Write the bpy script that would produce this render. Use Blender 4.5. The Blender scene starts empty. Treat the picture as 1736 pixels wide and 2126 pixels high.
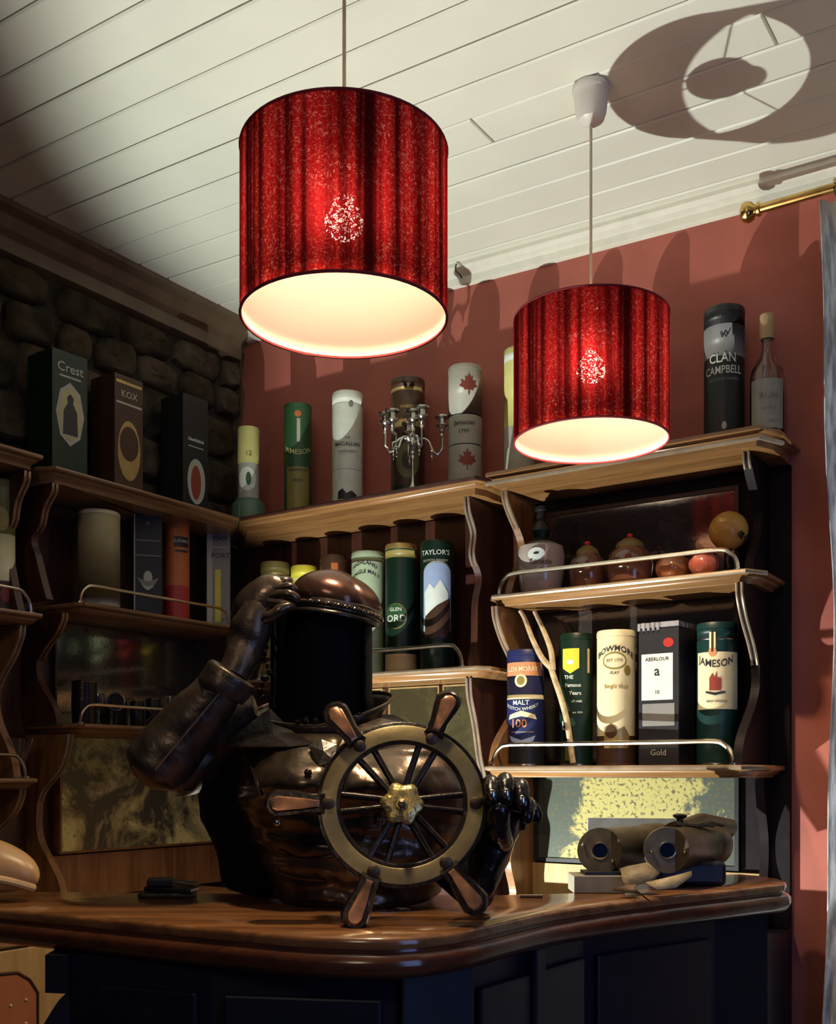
import bpy, bmesh, math, random
from math import sin, cos, pi, radians, sqrt, atan2
from mathutils import Vector, Matrix, noise as mnoise
random.seed(7)
# ------------------------------------------------------------------ frame geometry
F = 2250.0; YH = 1605.0; CX = 868.0; CAMZ = 1.27
YAW = atan2(.5555, .8316)
CO, SI = cos(YAW), sin(YAW)
CORNER = (-.588, 3.5)
def c2w(X, Y, z=0):            # camera-aligned metres -> room metres (origin at the corner of the two walls)
    dx, dy = X - CORNER[0], Y - CORNER[1]
    return Vector((CO*dx - SI*dy, SI*dx + CO*dy, z))
CAM = c2w(0, 0, CAMZ)
# ------------------------------------------------------------------ camera
sc = bpy.context.scene
cam_d = bpy.data.cameras.new('camera'); cam = bpy.data.objects.new('camera', cam_d)
sc.collection.objects.link(cam); sc.camera = cam
cam.location = CAM; cam.rotation_euler = (pi/2, 0, YAW)
cam_d.sensor_fit = 'HORIZONTAL'; cam_d.sensor_width = 36
cam_d.lens = 36*F/1736
cam_d.shift_y = (YH - 1063)/1736; cam_d.shift_x = 0
cam_d.clip_start = .02
# ------------------------------------------------------------------ world and lights
w = bpy.data.worlds.new('world'); sc.world = w; w.use_nodes = True
bg = w.node_tree.nodes['Background']; bg.inputs[0].default_value = (.16, .22, .42, 1); bg.inputs[1].default_value = .035
vs = sc.view_settings
vs.view_transform = 'Standard'; vs.look = 'None'; vs.gamma = 1; vs.exposure = 0.0
def lamp(kind, name, loc, power, color, **kw):
    d = bpy.data.lights.new(name, kind); d.energy = power; d.color = color
    o = bpy.data.objects.new(name, d); sc.collection.objects.link(o); o.location = loc
    for k, v in kw.items():
        if k != 'aim': setattr(d, k, v)
    if 'aim' in kw: o.rotation_euler = Vector(kw['aim']).to_track_quat('-Z', 'Y').to_euler()
    return o
UP = Vector((.80, -.934, CAMZ - .70))                     # small floor uplight behind the bar
lamp('SPOT', 'uplight_beam', UP, 142, (.96, 1, .92), aim=(.534, .422, .733), spot_size=radians(110), spot_blend=.30, shadow_soft_size=.009)
L1 = c2w(-.111, 1.63, CAMZ + .835); L2 = c2w(.349, 2.187, CAMZ + .820)
for nm, l in (('near_lamp_beam', L1), ('far_lamp_beam', L2)):
    lamp('SPOT', nm, l - Vector((0, 0, .032)), 27, (1, .78, .47), aim=(0, 0, -1), spot_size=radians(113), spot_blend=.06, shadow_soft_size=.025)
lamp('AREA', 'warm_fill', c2w(-.9, -1.1, 2.45), 6, (1, .80, .58), aim=c2w(-.3, 1.7, 1.2) - c2w(-.9, -1.1, 2.45), shape='DISK', size=.5)  # warm fill added behind the camera to lift the front surfaces
# cool bluish fill light added out of view at the right
lamp('AREA', 'cool_side_fill', (3.1, -1.7, 1.3), 6.0, (.30, .45, 1), aim=(-1, .05, -.2), shape='RECTANGLE', size=.7, size_y=1.2)
# ------------------------------------------------------------------ materials
MATS = {}
def newmat(name):
    m = bpy.data.materials.new(name); m.use_nodes = True; MATS[name] = m
    return m, m.node_tree, m.node_tree.nodes['Principled BSDF']
def N(nt, t, **kw):
    n = nt.nodes.new(t)
    for k, v in kw.items():
        if k in n.inputs: n.inputs[k].default_value = v
        else: setattr(n, k, v)
    return n
def ramp(nt, fac, stops):
    r = nt.nodes.new('ShaderNodeValToRGB')
    while len(r.color_ramp.elements) < len(stops): r.color_ramp.elements.new(.5)
    for e, (p, c) in zip(r.color_ramp.elements, stops):
        e.position = p; e.color = (*c, 1) if len(c) == 3 else c
    nt.links.new(fac, r.inputs[0]); return r
def mat(name, col, rough=.5, metal=0, var=.15, scale=30, bump=.0, bscale=60, spec=.5, coat=0):
    if name in MATS: return MATS[name]
    m, nt, b = newmat(name)
    tc = N(nt, 'ShaderNodeTexCoord')
    n = N(nt, 'ShaderNodeTexNoise', Scale=scale, Detail=4.0)
    nt.links.new(tc.outputs['Object'], n.inputs['Vector'])
    lo = [c*(1-var) for c in col]; hi = [min(1, c*(1+var)) for c in col]
    r = ramp(nt, n.outputs[0], [(.3, lo), (.7, hi)])
    nt.links.new(r.outputs[0], b.inputs['Base Color'])
    b.inputs['Roughness'].default_value = rough; b.inputs['Metallic'].default_value = metal
    b.inputs['Specular IOR Level'].default_value = spec; b.inputs['Coat Weight'].default_value = coat
    if bump:
        n2 = N(nt, 'ShaderNodeTexNoise', Scale=bscale, Detail=5.0)
        nt.links.new(tc.outputs['Object'], n2.inputs['Vector'])
        bp = N(nt, 'ShaderNodeBump', Strength=bump, Distance=.004)
        nt.links.new(n2.outputs[0], bp.inputs['Height']); nt.links.new(bp.outputs[0], b.inputs['Normal'])
    return m
def wood(name, c1, c2, axis=2, rough=.35, scale=9, coat=.2, spec=.5):
    m, nt, b = newmat(name)
    tc = N(nt, 'ShaderNodeTexCoord'); mp = N(nt, 'ShaderNodeMapping')
    s = [scale*4]*3; s[axis] = scale*.35; mp.inputs['Scale'].default_value = s
    nt.links.new(tc.outputs['Object'], mp.inputs[0])
    n = N(nt, 'ShaderNodeTexNoise', Scale=1.0, Detail=6.0, Distortion=.6); nt.links.new(mp.outputs[0], n.inputs['Vector'])
    n2 = N(nt, 'ShaderNodeTexNoise', Scale=5.0, Detail=4.0); nt.links.new(mp.outputs[0], n2.inputs['Vector'])
    mx = N(nt, 'ShaderNodeMath', operation='MULTIPLY_ADD'); mx.inputs[1].default_value = .35
    nt.links.new(n2.outputs[0], mx.inputs[0]); nt.links.new(n.outputs[0], mx.inputs[2])
    r = ramp(nt, mx.outputs[0], [(.45, c1), (.85, c2)]); nt.links.new(r.outputs[0], b.inputs['Base Color'])
    bp = N(nt, 'ShaderNodeBump', Strength=.12, Distance=.002); nt.links.new(mx.outputs[0], bp.inputs['Height']); nt.links.new(bp.outputs[0], b.inputs['Normal'])
    b.inputs['Roughness'].default_value = rough; b.inputs['Coat Weight'].default_value = coat; b.inputs['Coat Roughness'].default_value = .2
    b.inputs['Specular IOR Level'].default_value = spec
    return m
M_ceil = mat('ceiling_paint', (.78, .78, .67), .45, var=.03, scale=6, bump=.05, bscale=30)
M_groove = mat('ceiling_groove', (.25, .23, .16), .8)
M_red = mat('red_wall_paint', (.44, .125, .092), .7, var=.16, scale=5, bump=.35, bscale=14)
M_cornw = mat('white_cornice_paint', (.78, .77, .66), .5, var=.05)
M_cornb = mat('brown_cornice_paint', (.16, .11, .065), .5, var=.2, scale=12)
M_stone = mat('rubble_stone', (.050, .036, .020), .95, var=.6, scale=14, bump=1.0, bscale=32, spec=.2)
M_stone2 = mat('rubble_stone_pale', (.075, .055, .033), .95, var=.5, scale=16, bump=1.0, bscale=36, spec=.2)
M_mortar = mat('mortar', (.030, .023, .014), .95, var=.4, scale=20, bump=.8, bscale=50)
M_floor = mat('floor_tile', (.05, .035, .025), .6)
M_oak = wood('dark_oak', (.13, .055, .022), (.30, .14, .05), 2, .35)
M_oakx = wood('oak_shelf_lengthwise', (.17, .078, .026), (.34, .17, .062), 0, .3)
M_oaky = wood('oak_shelf_crosswise', (.15, .07, .028), (.33, .17, .07), 1, .3)
M_mah = wood('dark_mahogany_panel', (.032, .010, .008), (.07, .023, .014), 2, .4)
M_dark = mat('black_stained_panel', (.012, .007, .009), .55, var=.3, spec=.15)
M_pale = wood('pale_oak_panel', (.34, .20, .075), (.48, .31, .13), 2, .45)
M_count = wood('polished_countertop', (.13, .045, .016), (.34, .15, .055), 0, .16, scale=7, coat=.6)
M_countedge = wood('countertop_edge', (.06, .018, .009), (.12, .038, .016), 0, .2, coat=.6)
M_navy = mat('dark_cabinet_paint', (.005, .006, .016), .5, var=.3)
M_ledge = mat('shelf_edge_wax', (.33, .25, .17), .22, metal=.25, var=.2, coat=.5)
M_steel = mat('rail_metal', (.62, .56, .44), .25, metal=1, var=.15)
M_brass = mat('brass', (.66, .45, .16), .22, metal=1, var=.2)
M_silver = mat('silver', (.62, .60, .56), .22, metal=1, var=.3, scale=60)
M_bronze = mat('brown_bronze', (.13, .095, .07), .24, metal=.8, var=.6, scale=18, bump=.28, bscale=45)
M_bronzed = mat('dark_bronze', (.095, .070, .052), .36, metal=.7, var=.5, scale=22, bump=.5, bscale=55)
M_cap = mat('red_brown_bronze', (.11, .055, .042), .2, metal=.75, var=.4, scale=14, bump=.25, bscale=20)
M_blk = mat('black_hollow', (.003, .003, .005), .6, spec=.08)
M_seam = mat('seam_highlight', (.6, .55, .5), .25, metal=1)  # white highlight on the sleeve seam, put into its colour
M_ringbr = mat('tarnished_brass_ring', (.25, .19, .09), .42, metal=.6, var=.35, scale=14, bump=.15, bscale=60)
M_hub = mat('bright_brass_hub', (.60, .45, .17), .33, metal=.8, var=.35, scale=70, bump=.6, bscale=120)
M_copper = mat('copper_inlay', (.46, .22, .12), .3, metal=.8, var=.45, scale=40)
M_rivet = mat('dull_rivet', (.10, .065, .04), .5, metal=.4, var=.3)
M_iron = mat('black_iron', (.03, .022, .02), .28, metal=.6, var=.3, bump=.3)
M_handm = mat('black_steel_hand', (.05, .045, .045), .2, metal=.85, var=.4, bump=.4, bscale=90)
M_white = mat('white_ceramic', (.72, .70, .66), .3, var=.03)
M_cable = mat('cable_sleeve', (.62, .55, .38), .5)
M_silverdk = mat('socket_plastic', (.55, .5, .42), .5)
def glass(name, col, rough=.05, alpha=.0):
    m, nt, b = newmat(name)
    b.inputs['Base Color'].default_value = (*col, 1); b.inputs['Transmission Weight'].default_value = 1 - alpha
    b.inputs['Roughness'].default_value = rough; b.inputs['IOR'].default_value = 1.45
    return m
M_clear = glass('clear_glass', (.85, .85, .78)); M_smoke = glass('smoky_glass', (.25, .22, .18), .03)
M_amb = glass('amber_glass', (.55, .25, .08), .05)
def foxed(name, silver, patch, speck, lo=.45, hi=.55, rough=.16, scale=7, window=None, metal=.8, sp=(.61, .70)):
    """aged mirror: silvering with big matt patches and black foxing specks"""
    m, nt, b = newmat(name)
    tc = N(nt, 'ShaderNodeTexCoord')
    n = N(nt, 'ShaderNodeTexNoise', Scale=scale, Detail=8.0, Roughness=.65, Distortion=.5)
    nt.links.new(tc.outputs['Object'], n.inputs['Vector'])
    n2 = N(nt, 'ShaderNodeTexNoise', Scale=110.0, Detail=3.0); nt.links.new(tc.outputs['Object'], n2.inputs['Vector'])
    fac = n.outputs[0]
    if window:                     # painted reflection gathered in one broad blotch of the plate
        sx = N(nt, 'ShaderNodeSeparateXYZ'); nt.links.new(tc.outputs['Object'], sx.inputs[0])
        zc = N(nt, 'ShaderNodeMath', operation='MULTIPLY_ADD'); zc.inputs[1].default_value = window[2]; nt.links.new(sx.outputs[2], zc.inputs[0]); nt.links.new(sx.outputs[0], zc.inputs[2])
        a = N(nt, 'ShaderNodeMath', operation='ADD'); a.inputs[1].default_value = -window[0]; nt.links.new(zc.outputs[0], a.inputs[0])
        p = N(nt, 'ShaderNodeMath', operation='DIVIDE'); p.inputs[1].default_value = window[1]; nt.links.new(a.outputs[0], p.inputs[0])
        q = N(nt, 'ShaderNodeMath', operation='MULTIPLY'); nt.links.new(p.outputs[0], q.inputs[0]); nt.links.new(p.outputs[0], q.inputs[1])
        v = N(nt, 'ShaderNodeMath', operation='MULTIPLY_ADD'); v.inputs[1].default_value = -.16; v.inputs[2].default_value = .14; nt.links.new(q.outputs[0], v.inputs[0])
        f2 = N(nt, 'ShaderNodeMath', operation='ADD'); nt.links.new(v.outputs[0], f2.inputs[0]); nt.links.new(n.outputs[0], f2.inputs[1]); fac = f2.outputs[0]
    r = ramp(nt, fac, [(lo, (0, 0, 0)), (hi, (1, 1, 1))])
    r2 = ramp(nt, n2.outputs[0], [(sp[0], (0, 0, 0)), (sp[1], (1, 1, 1))])
    mx = N(nt, 'ShaderNodeMix', data_type='RGBA'); nt.links.new(r.outputs[0], mx.inputs[0])
    mx.inputs[6].default_value = (*silver, 1); mx.inputs[7].default_value = (*patch, 1)
    mx2 = N(nt, 'ShaderNodeMix', data_type='RGBA'); nt.links.new(r2.outputs[0], mx2.inputs[0])
    nt.links.new(mx.outputs[2], mx2.inputs[6]); mx2.inputs[7].default_value = (*speck, 1)
    nt.links.new(mx2.outputs[2], b.inputs['Base Color'])
    inv = N(nt, 'ShaderNodeMath', operation='MULTIPLY_ADD'); inv.inputs[1].default_value = -metal*.94; inv.inputs[2].default_value = metal
    nt.links.new(r.outputs[0], inv.inputs[0]); nt.links.new(inv.outputs[0], b.inputs['Metallic'])
    b.inputs['Roughness'].default_value = rough
    bp = N(nt, 'ShaderNodeBump', Strength=.08, Distance=.001); nt.links.new(n2.outputs[0], bp.inputs['Height']); nt.links.new(bp.outputs[0], b.inputs['Normal'])
    return m
M_mirY = foxed('foxed_yellow_reflection', (.05, .065, .05), (.40, .35, .11), (.09, .08, .035), .49, .55, .5, 11, (-.10, .17, -.25), .12, (.54, .63))  # yellow patch is a reflection painted in over the foxed silvering
M_mirG = foxed('foxed_olive_reflection', (.12, .12, .07), (.80, .74, .28), (.15, .15, .08), .47, .60, .3, 5, None, .5)  # patch colour carries a pale yellow reflection, painted into the foxed plate
M_mirD = foxed('foxed_mirror_dark', (.20, .17, .15), (.055, .045, .032), (.05, .04, .03), .55, .75, .10, 9)
M_mirB = foxed('foxed_mirror_brown', (.060, .048, .022), (.10, .085, .035), (.03, .025, .015), .45, .65, .35, 8, None, .25)
def shade_mat(name, inner):
    m, nt, b = newmat(name); nt.nodes.remove(b); out = nt.nodes['Material Output']
    tc = N(nt, 'ShaderNodeTexCoord')
    at = N(nt, 'ShaderNodeSeparateXYZ'); nt.links.new(tc.outputs['Object'], at.inputs[0])
    ang = N(nt, 'ShaderNodeMath', operation='ARCTAN2'); nt.links.new(at.outputs[1], ang.inputs[0]); nt.links.new(at.outputs[0], ang.inputs[1])
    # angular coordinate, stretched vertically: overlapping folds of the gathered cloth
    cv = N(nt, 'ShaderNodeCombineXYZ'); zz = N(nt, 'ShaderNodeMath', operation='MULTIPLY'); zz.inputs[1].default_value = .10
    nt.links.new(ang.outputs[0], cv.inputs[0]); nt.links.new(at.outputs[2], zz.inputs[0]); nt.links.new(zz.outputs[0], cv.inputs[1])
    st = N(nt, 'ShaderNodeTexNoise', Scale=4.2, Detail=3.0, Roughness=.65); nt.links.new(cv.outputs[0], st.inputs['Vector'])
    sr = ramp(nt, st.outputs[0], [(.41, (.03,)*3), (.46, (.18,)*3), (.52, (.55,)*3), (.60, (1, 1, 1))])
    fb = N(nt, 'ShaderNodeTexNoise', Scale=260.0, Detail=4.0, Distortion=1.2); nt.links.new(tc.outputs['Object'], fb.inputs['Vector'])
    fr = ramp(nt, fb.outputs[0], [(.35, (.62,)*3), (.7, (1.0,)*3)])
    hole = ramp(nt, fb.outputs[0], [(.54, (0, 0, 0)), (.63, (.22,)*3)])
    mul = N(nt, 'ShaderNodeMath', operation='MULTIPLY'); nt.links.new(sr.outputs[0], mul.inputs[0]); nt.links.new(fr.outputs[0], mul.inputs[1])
    dif = N(nt, 'ShaderNodeBsdfDiffuse'); trl = N(nt, 'ShaderNodeBsdfTranslucent'); mix = N(nt, 'ShaderNodeMixShader')
    tr = N(nt, 'ShaderNodeBsdfTransparent'); mix2 = N(nt, 'ShaderNodeMixShader')
    if inner:
        dif.inputs[0].default_value = (.80, .58, .48, 1); trl.inputs[0].default_value = (.85, .55, .45, 1); mix.inputs[0].default_value = .22
    else:
        dif.inputs[0].default_value = (.16, .008, .012, 1); mix.inputs[0].default_value = .75
        cm = N(nt, 'ShaderNodeMix', data_type='RGBA'); cm.inputs[6].default_value = (0, 0, 0, 1); cm.inputs[7].default_value = (.46, .016, .020, 1)
        nt.links.new(mul.outputs[0], cm.inputs[0]); nt.links.new(cm.outputs[2], trl.inputs[0])
    nt.links.new(dif.outputs[0], mix.inputs[1])
    if inner: nt.links.new(trl.outputs[0], mix.inputs[2])
    else:                          # loose weave: part of the lamp light is scattered forwards, part evenly
        rf = N(nt, 'ShaderNodeBsdfRefraction', Roughness=.85, IOR=1.5); nt.links.new(cm.outputs[2], rf.inputs['Color'])
        mf = N(nt, 'ShaderNodeMixShader'); mf.inputs[0].default_value = .5
        nt.links.new(trl.outputs[0], mf.inputs[1]); nt.links.new(rf.outputs[0], mf.inputs[2]); nt.links.new(mf.outputs[0], mix.inputs[2])
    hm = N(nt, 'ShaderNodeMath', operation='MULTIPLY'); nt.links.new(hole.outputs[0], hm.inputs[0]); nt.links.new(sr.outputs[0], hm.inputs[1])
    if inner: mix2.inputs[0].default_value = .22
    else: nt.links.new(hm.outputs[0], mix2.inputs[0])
    nt.links.new(mix.outputs[0], mix2.inputs[1]); nt.links.new(tr.outputs[0], mix2.inputs[2])
    nt.links.new(mix2.outputs[0], out.inputs[0]); return m
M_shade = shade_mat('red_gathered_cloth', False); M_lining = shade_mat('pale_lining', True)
def emis(name, col, s):
    m, nt, b = newmat(name)
    b.inputs['Base Color'].default_value = (*col, 1); b.inputs['Emission Color'].default_value = (*col, 1); b.inputs['Emission Strength'].default_value = s
    return m
M_bulb = emis('lit_bulb', (1, .83, .60), 85)
M_lens = emis('uplight_lens', (1, .93, .74), 8)
def curtain_mat():
    m, nt, b = newmat('silver_grey_curtain')
    tc = N(nt, 'ShaderNodeTexCoord'); mp = N(nt, 'ShaderNodeMapping'); mp.inputs['Scale'].default_value = (60, 60, 12)
    nt.links.new(tc.outputs['Object'], mp.inputs[0])
    n = N(nt, 'ShaderNodeTexNoise', Scale=1.0, Detail=5.0); nt.links.new(mp.outputs[0], n.inputs['Vector'])
    r = ramp(nt, n.outputs[0], [(.4, (.30, .32, .35)), (.6, (.75, .78, .82))]); nt.links.new(r.outputs[0], b.inputs['Base Color'])
    b.inputs['Roughness'].default_value = .4; b.inputs['Sheen Weight'].default_value = .4
    return m
M_curt = curtain_mat()
def C(name, col, rough=.42, **k): return mat('print_' + name, col, rough, var=k.pop('var', .07), **k)
GREEN = C('bottle_green', (.025, .085, .03)); DGREEN = C('dark_green', (.003, .018, .009)); TEAL = C('teal_green', (.004, .028, .026))
CREAM = C('cream', (.74, .66, .42)); WHITE = C('paper_white', (.70, .72, .62)); BEIGE = C('beige', (.42, .40, .33)); PGREEN = C('pale_green', (.42, .52, .34))
YEL = C('yellow', (.66, .58, .05)); LYEL = C('pale_yellow', (.62, .58, .20)); BLACK = C('black', (.012, .012, .013)); GOLD = mat('print_gold', (.52, .38, .14), .35, metal=.6)
BRN = C('brown', (.06, .027, .013)); RED = C('red', (.42, .03, .025)); ORG = C('orange', (.50, .13, .03)); BLUE = C('blue', (.018, .024, .10)); PINK = C('faded_orange', (.62, .26, .12))
OLIVE = C('olive', (.24, .19, .05)); DOL = C('dark_khaki', (.16, .15, .06)); GREY = C('grey', (.22, .21, .20)); MAPLE = C('maple_red', (.26, .045, .03)); SKY = C('sky_blue', (.35, .45, .68)); SNOW = C('snow', (.75, .80, .74))
CHAR = C('charcoal', (.022, .020, .024)); TAN = C('tan', (.62, .42, .20)); KHAKI = C('khaki_paper', (.46, .40, .19)); CORKM = mat('cork', (.55, .38, .2), .8, bump=.3)
# ------------------------------------------------------------------ mesh builder
def xf_parent(parent):
    while parent.parent is not None: parent = parent.parent
    return Matrix.Translation(parent.location) @ Matrix.Rotation(parent.rotation_euler[2], 4, 'Z')
class MB:
    def __init__(s): s.v = []; s.f = []; s.mi = []; s.cur = 0
    def add(s, vs, fs, m=None):
        k = len(s.v); s.v += [Vector(p) for p in vs]; s.f += [[i + k for i in f] for f in fs]; s.mi += [s.cur if m is None else m]*len(fs); return s
    def box(s, x0, x1, y0, y1, z0, z1):
        return s.add([(x, y, z) for z in (z0, z1) for y in (y0, y1) for x in (x0, x1)],
                     [(0, 2, 3, 1), (4, 5, 7, 6), (0, 1, 5, 4), (2, 6, 7, 3), (0, 4, 6, 2), (1, 3, 7, 5)])
    def prism(s, poly, mp, d0, d1):
        n = len(poly)
        return s.add([mp(a, b, d0) for a, b in poly] + [mp(a, b, d1) for a, b in poly],
                     [list(range(n))[::-1], list(range(n, 2*n))] + [(i, (i+1) % n, n+(i+1) % n, n+i) for i in range(n)])
    def rings(s, rings, closed=True, cap=True, m=None):
        n = len(rings[0]); vs = [p for r in rings for p in r]; fs = []
        for k in range(len(rings)-1):
            for i in range(n if closed else n-1):
                j = (i+1) % n; fs.append((k*n+i, k*n+j, (k+1)*n+j, (k+1)*n+i))
        if cap and closed: fs += [list(range(n))[::-1], list(range((len(rings)-1)*n, len(rings)*n))]
        return s.add(vs, fs, m)
    def lathe(s, prof, c=(0, 0, 0), n=28, m=None, cap=True, sq=(1, 1)):
        prof = [(max(r, 1e-4), z) for r, z in prof]
        return s.rings([[(c[0]+r*cos(2*pi*i/n)*sq[0], c[1]+r*sin(2*pi*i/n)*sq[1], c[2]+z) for i in range(n)] for r, z in prof], True, cap, m)
    def tube(s, pts, rad, n=10, up=None, closed=False):
        pts = [Vector(p) for p in pts]; m = len(pts)
        if not isinstance(rad, (list, tuple)) or (len(rad) == 2 and m != 2): rad = [rad]*m
        rad = [(r, r) if not isinstance(r, (list, tuple)) else r for r in rad]
        rings = []; u = Vector(up) if up else None
        for i in range(m):
            a = pts[(i-1) % m] if (closed or i) else pts[i]; b = pts[(i+1) % m] if (closed or i < m-1) else pts[i]
            t = (b - a).normalized()
            if u is None: u = t.orthogonal()
            u = (u - t*u.dot(t))
            if u.length < 1e-5: u = t.orthogonal()
            u.normalize(); v = t.cross(u)
            rings.append([pts[i] + u*cos(2*pi*k/n)*rad[i][0] + v*sin(2*pi*k/n)*rad[i][1] for k in range(n)])
            if up: u = Vector(up)
        if closed: rings.append(rings[0])
        return s.rings(rings, True, not closed)
    def ball(s, c, r, n=16, rot=None, zlo=-1, zhi=1):
        r = r if isinstance(r, (list, tuple)) else (r, r, r); R = rot or Matrix.Identity(3); rings = []
        k = n//2
        for i in range(k+1):
            ph = -pi/2 + pi*i/k; zz = sin(ph)
            zz = max(zlo, min(zhi, zz)); rr = max(cos(ph), 1e-3) if zlo < sin(ph) < zhi or zlo == -1 and zhi == 1 else max(cos(ph), 1e-3)
            rings.append([Vector(c) + R @ Vector((r[0]*rr*cos(2*pi*j/n), r[1]*rr*sin(2*pi*j/n), r[2]*zz)) for j in range(n)])
        return s.rings(rings)
    def build(s, name, mats, parent=None, frame='local', smooth=True, bevel=0, angle=38, solid=0, subsurf=0, label=None):
        me = bpy.data.meshes.new(name)
        vs = s.v
        if frame == 'cam': vs = [c2w(p.x, p.y, p.z) for p in vs]
        if frame in ('cam', 'world') and parent is not None:
            inv = xf_parent(parent).inverted(); vs = [inv @ p for p in vs]
        me.from_pydata([tuple(p) for p in vs], [], s.f)
        if not isinstance(mats, (list, tuple)): mats = [mats]
        for m in mats: me.materials.append(m)
        me.polygons.foreach_set('material_index', s.mi)
        bm = bmesh.new(); bm.from_mesh(me); bmesh.ops.remove_doubles(bm, verts=bm.verts, dist=2e-5)
        bmesh.ops.recalc_face_normals(bm, faces=bm.faces); bm.to_mesh(me); bm.free()
        if smooth:
            me.polygons.foreach_set('use_smooth', [True]*len(me.polygons)); me.set_sharp_from_angle(angle=radians(angle))
        o = bpy.data.objects.new(name, me); sc.collection.objects.link(o)
        if parent is not None: o.parent = parent
        if solid:
            md = o.modifiers.new('solid', 'SOLIDIFY'); md.thickness = solid; md.offset = -1
        if subsurf:
            md = o.modifiers.new('sub', 'SUBSURF'); md.levels = md.render_levels = subsurf
        if bevel:
            md = o.modifiers.new('bevel', 'BEVEL'); md.width = bevel; md.segments = 2; md.limit_method = 'ANGLE'; md.angle_limit = radians(40)
        if label: o['label'] = label
        return o
def thing(name, label, cat, loc, rz=0, group=None):
    o = bpy.data.objects.new(name, None); sc.collection.objects.link(o); o.empty_display_size = .05
    o.location = loc; o.rotation_euler = (0, 0, rz)
    o['label'] = label; o['category'] = cat
    if group: o['group'] = group
    return o
def tag(o, label, cat, group=None):
    o['label'] = label; o['category'] = cat
    if group: o['group'] = group
    return o
def struct(o, kind='structure'): o['kind'] = kind; return o
def catmull(pts, k=6):
    out = []
    P = [pts[0]] + list(pts) + [pts[-1]]
    for i in range(1, len(P)-2):
        for j in range(k):
            t = j/k
            out.append(tuple(.5*((2*P[i][d]) + (-P[i-1][d]+P[i+1][d])*t + (2*P[i-1][d]-5*P[i][d]+4*P[i+1][d]-P[i+2][d])*t*t + (-P[i-1][d]+3*P[i][d]-3*P[i+1][d]+P[i+2][d])*t**3) for d in range(len(pts[0]))))
    out.append(tuple(pts[-1])); return out
# ---- text
_font_cache = {}
def text_geo(txt, size):
    cu = bpy.data.curves.new('t', 'FONT'); cu.body = txt; cu.size = size; cu.align_x = 'CENTER'; cu.align_y = 'CENTER'; cu.resolution_u = 2; cu.offset = size*.012
    o = bpy.data.objects.new('t', cu); sc.collection.objects.link(o)
    dg = bpy.context.evaluated_depsgraph_get(); me = bpy.data.meshes.new_from_object(o.evaluated_get(dg))
    vs = [v.co.copy() for v in me.vertices]; fs = [list(p.vertices) for p in me.polygons]
    bpy.data.objects.remove(o); bpy.data.curves.remove(cu); bpy.data.meshes.remove(me)
    return vs, fs
def bend(x, z, r, eps):        # r None -> flat front at y = -eps
    if r is None: return (x, -eps, z)
    a = x/r; return ((r+eps)*sin(a), -(r+eps)*cos(a), z)
def put_text(parent, txt, size, x, z, r, m, eps=.0012, arch=0, y0=0, wide=1.0):
    vs, fs = text_geo(txt, size); mb = MB()
    out = []
    for v in vs:
        xx = v.x*wide + x; out.append(Vector(bend(xx, z + v.y - arch*(v.x*wide)**2, r, eps)) + Vector((0, y0, 0)))
    mb.add(out, fs); return mb.build('lettering', m, parent, smooth=False)
def put_shape(parent, name, poly, x, z, r, m, eps=.0007, y0=0, rings=5):
    if r is not None: poly = [((a[0]*(4-j)+b[0]*j)/4, (a[1]*(4-j)+b[1]*j)/4) for a, b in zip(poly, poly[1:]+poly[:1]) for j in range(4)] if len(poly) < 20 else poly
    n = len(poly); mb = MB(); R = []
    for k in range(rings+1):
        q = max(1e-3, k/rings); R.append([Vector(bend(x+px*q, z+pz*q, r, eps)) + Vector((0, y0, 0)) for px, pz in poly])
    mb.rings(R, True, False); return mb.build(name, m, parent, smooth=r is not None)
def rect(w, h, cut=0): return [(-w/2, -h/2), (0, -h/2-cut), (w/2, -h/2), (w/2, 0), (w/2, h/2), (0, h/2), (-w/2, h/2), (-w/2, 0)]
def put_rect(parent, name, w, h, x, z, r, m, eps=.0006, y0=0):
    nx = 10; mb = MB(); g = [[Vector(bend(x-w/2+w*i/nx, zz, r, eps)) + Vector((0, y0, 0)) for i in range(nx+1)] for zz in (z-h/2, z+h/2)]
    mb.rings(g, False, False); return mb.build(name, m, parent)
def ell(a, b, n=20): return [(a*cos(2*pi*i/n), b*sin(2*pi*i/n)) for i in range(n)]
LEAF = [(0, 1), (.18, .62), (.42, .72), (.36, .25), (.85, .45), (.72, .1), (1, -.1), (.5, -.35), (.45, -.55), (.08, -.45), (.06, -.95), (-.06, -.95), (-.08, -.45), (-.45, -.55), (-.5, -.35), (-1, -.1), (-.72, .1), (-.85, .45), (-.36, .25), (-.42, .72), (-.18, .62)]
# ---- positions on shelves
def red(px, a):               # x along the red wall for image column px at distance a from it; returns world x,y and depth Y
    o = (px-CX)/F; t = (.588 + .5555*a + o*(3.5 - .8316*a))/(.8316 + .5555*o)
    return Vector((t, -a, 0)), 3.5 - .5555*t - .8316*a
def lft(px, a):
    o = (px-CX)/F; s = ((-.588 + .8316*a) - o*(3.5 - .5555*a))/(.5555 - .8316*o)
    return Vector((a, -s, 0)), 3.5 - .5555*a - .8316*s
def zat(py, Y): return CAMZ + (YH-py)/F*Y
TOPZ = CAMZ + .757; RMID = CAMZ + .447; RBOT = CAMZ + .018; LMID = CAMZ + .275; WMID = CAMZ + .43; WLOW = CAMZ + .125; FMID = CAMZ + .385; FLOW = CAMZ - .012
def face(p, extra=0): return atan2(CAM.x - p.x, -(CAM.y - p.y)) + extra
def place(wall, px0, px1, a, z, extra=0):
    pos, Y = (red if wall == 'r' else lft)((px0+px1)/2, a)
    r = (px1-px0)/2/F*Y; pos.z = z
    return pos, Y, r, face(pos, extra)
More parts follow.
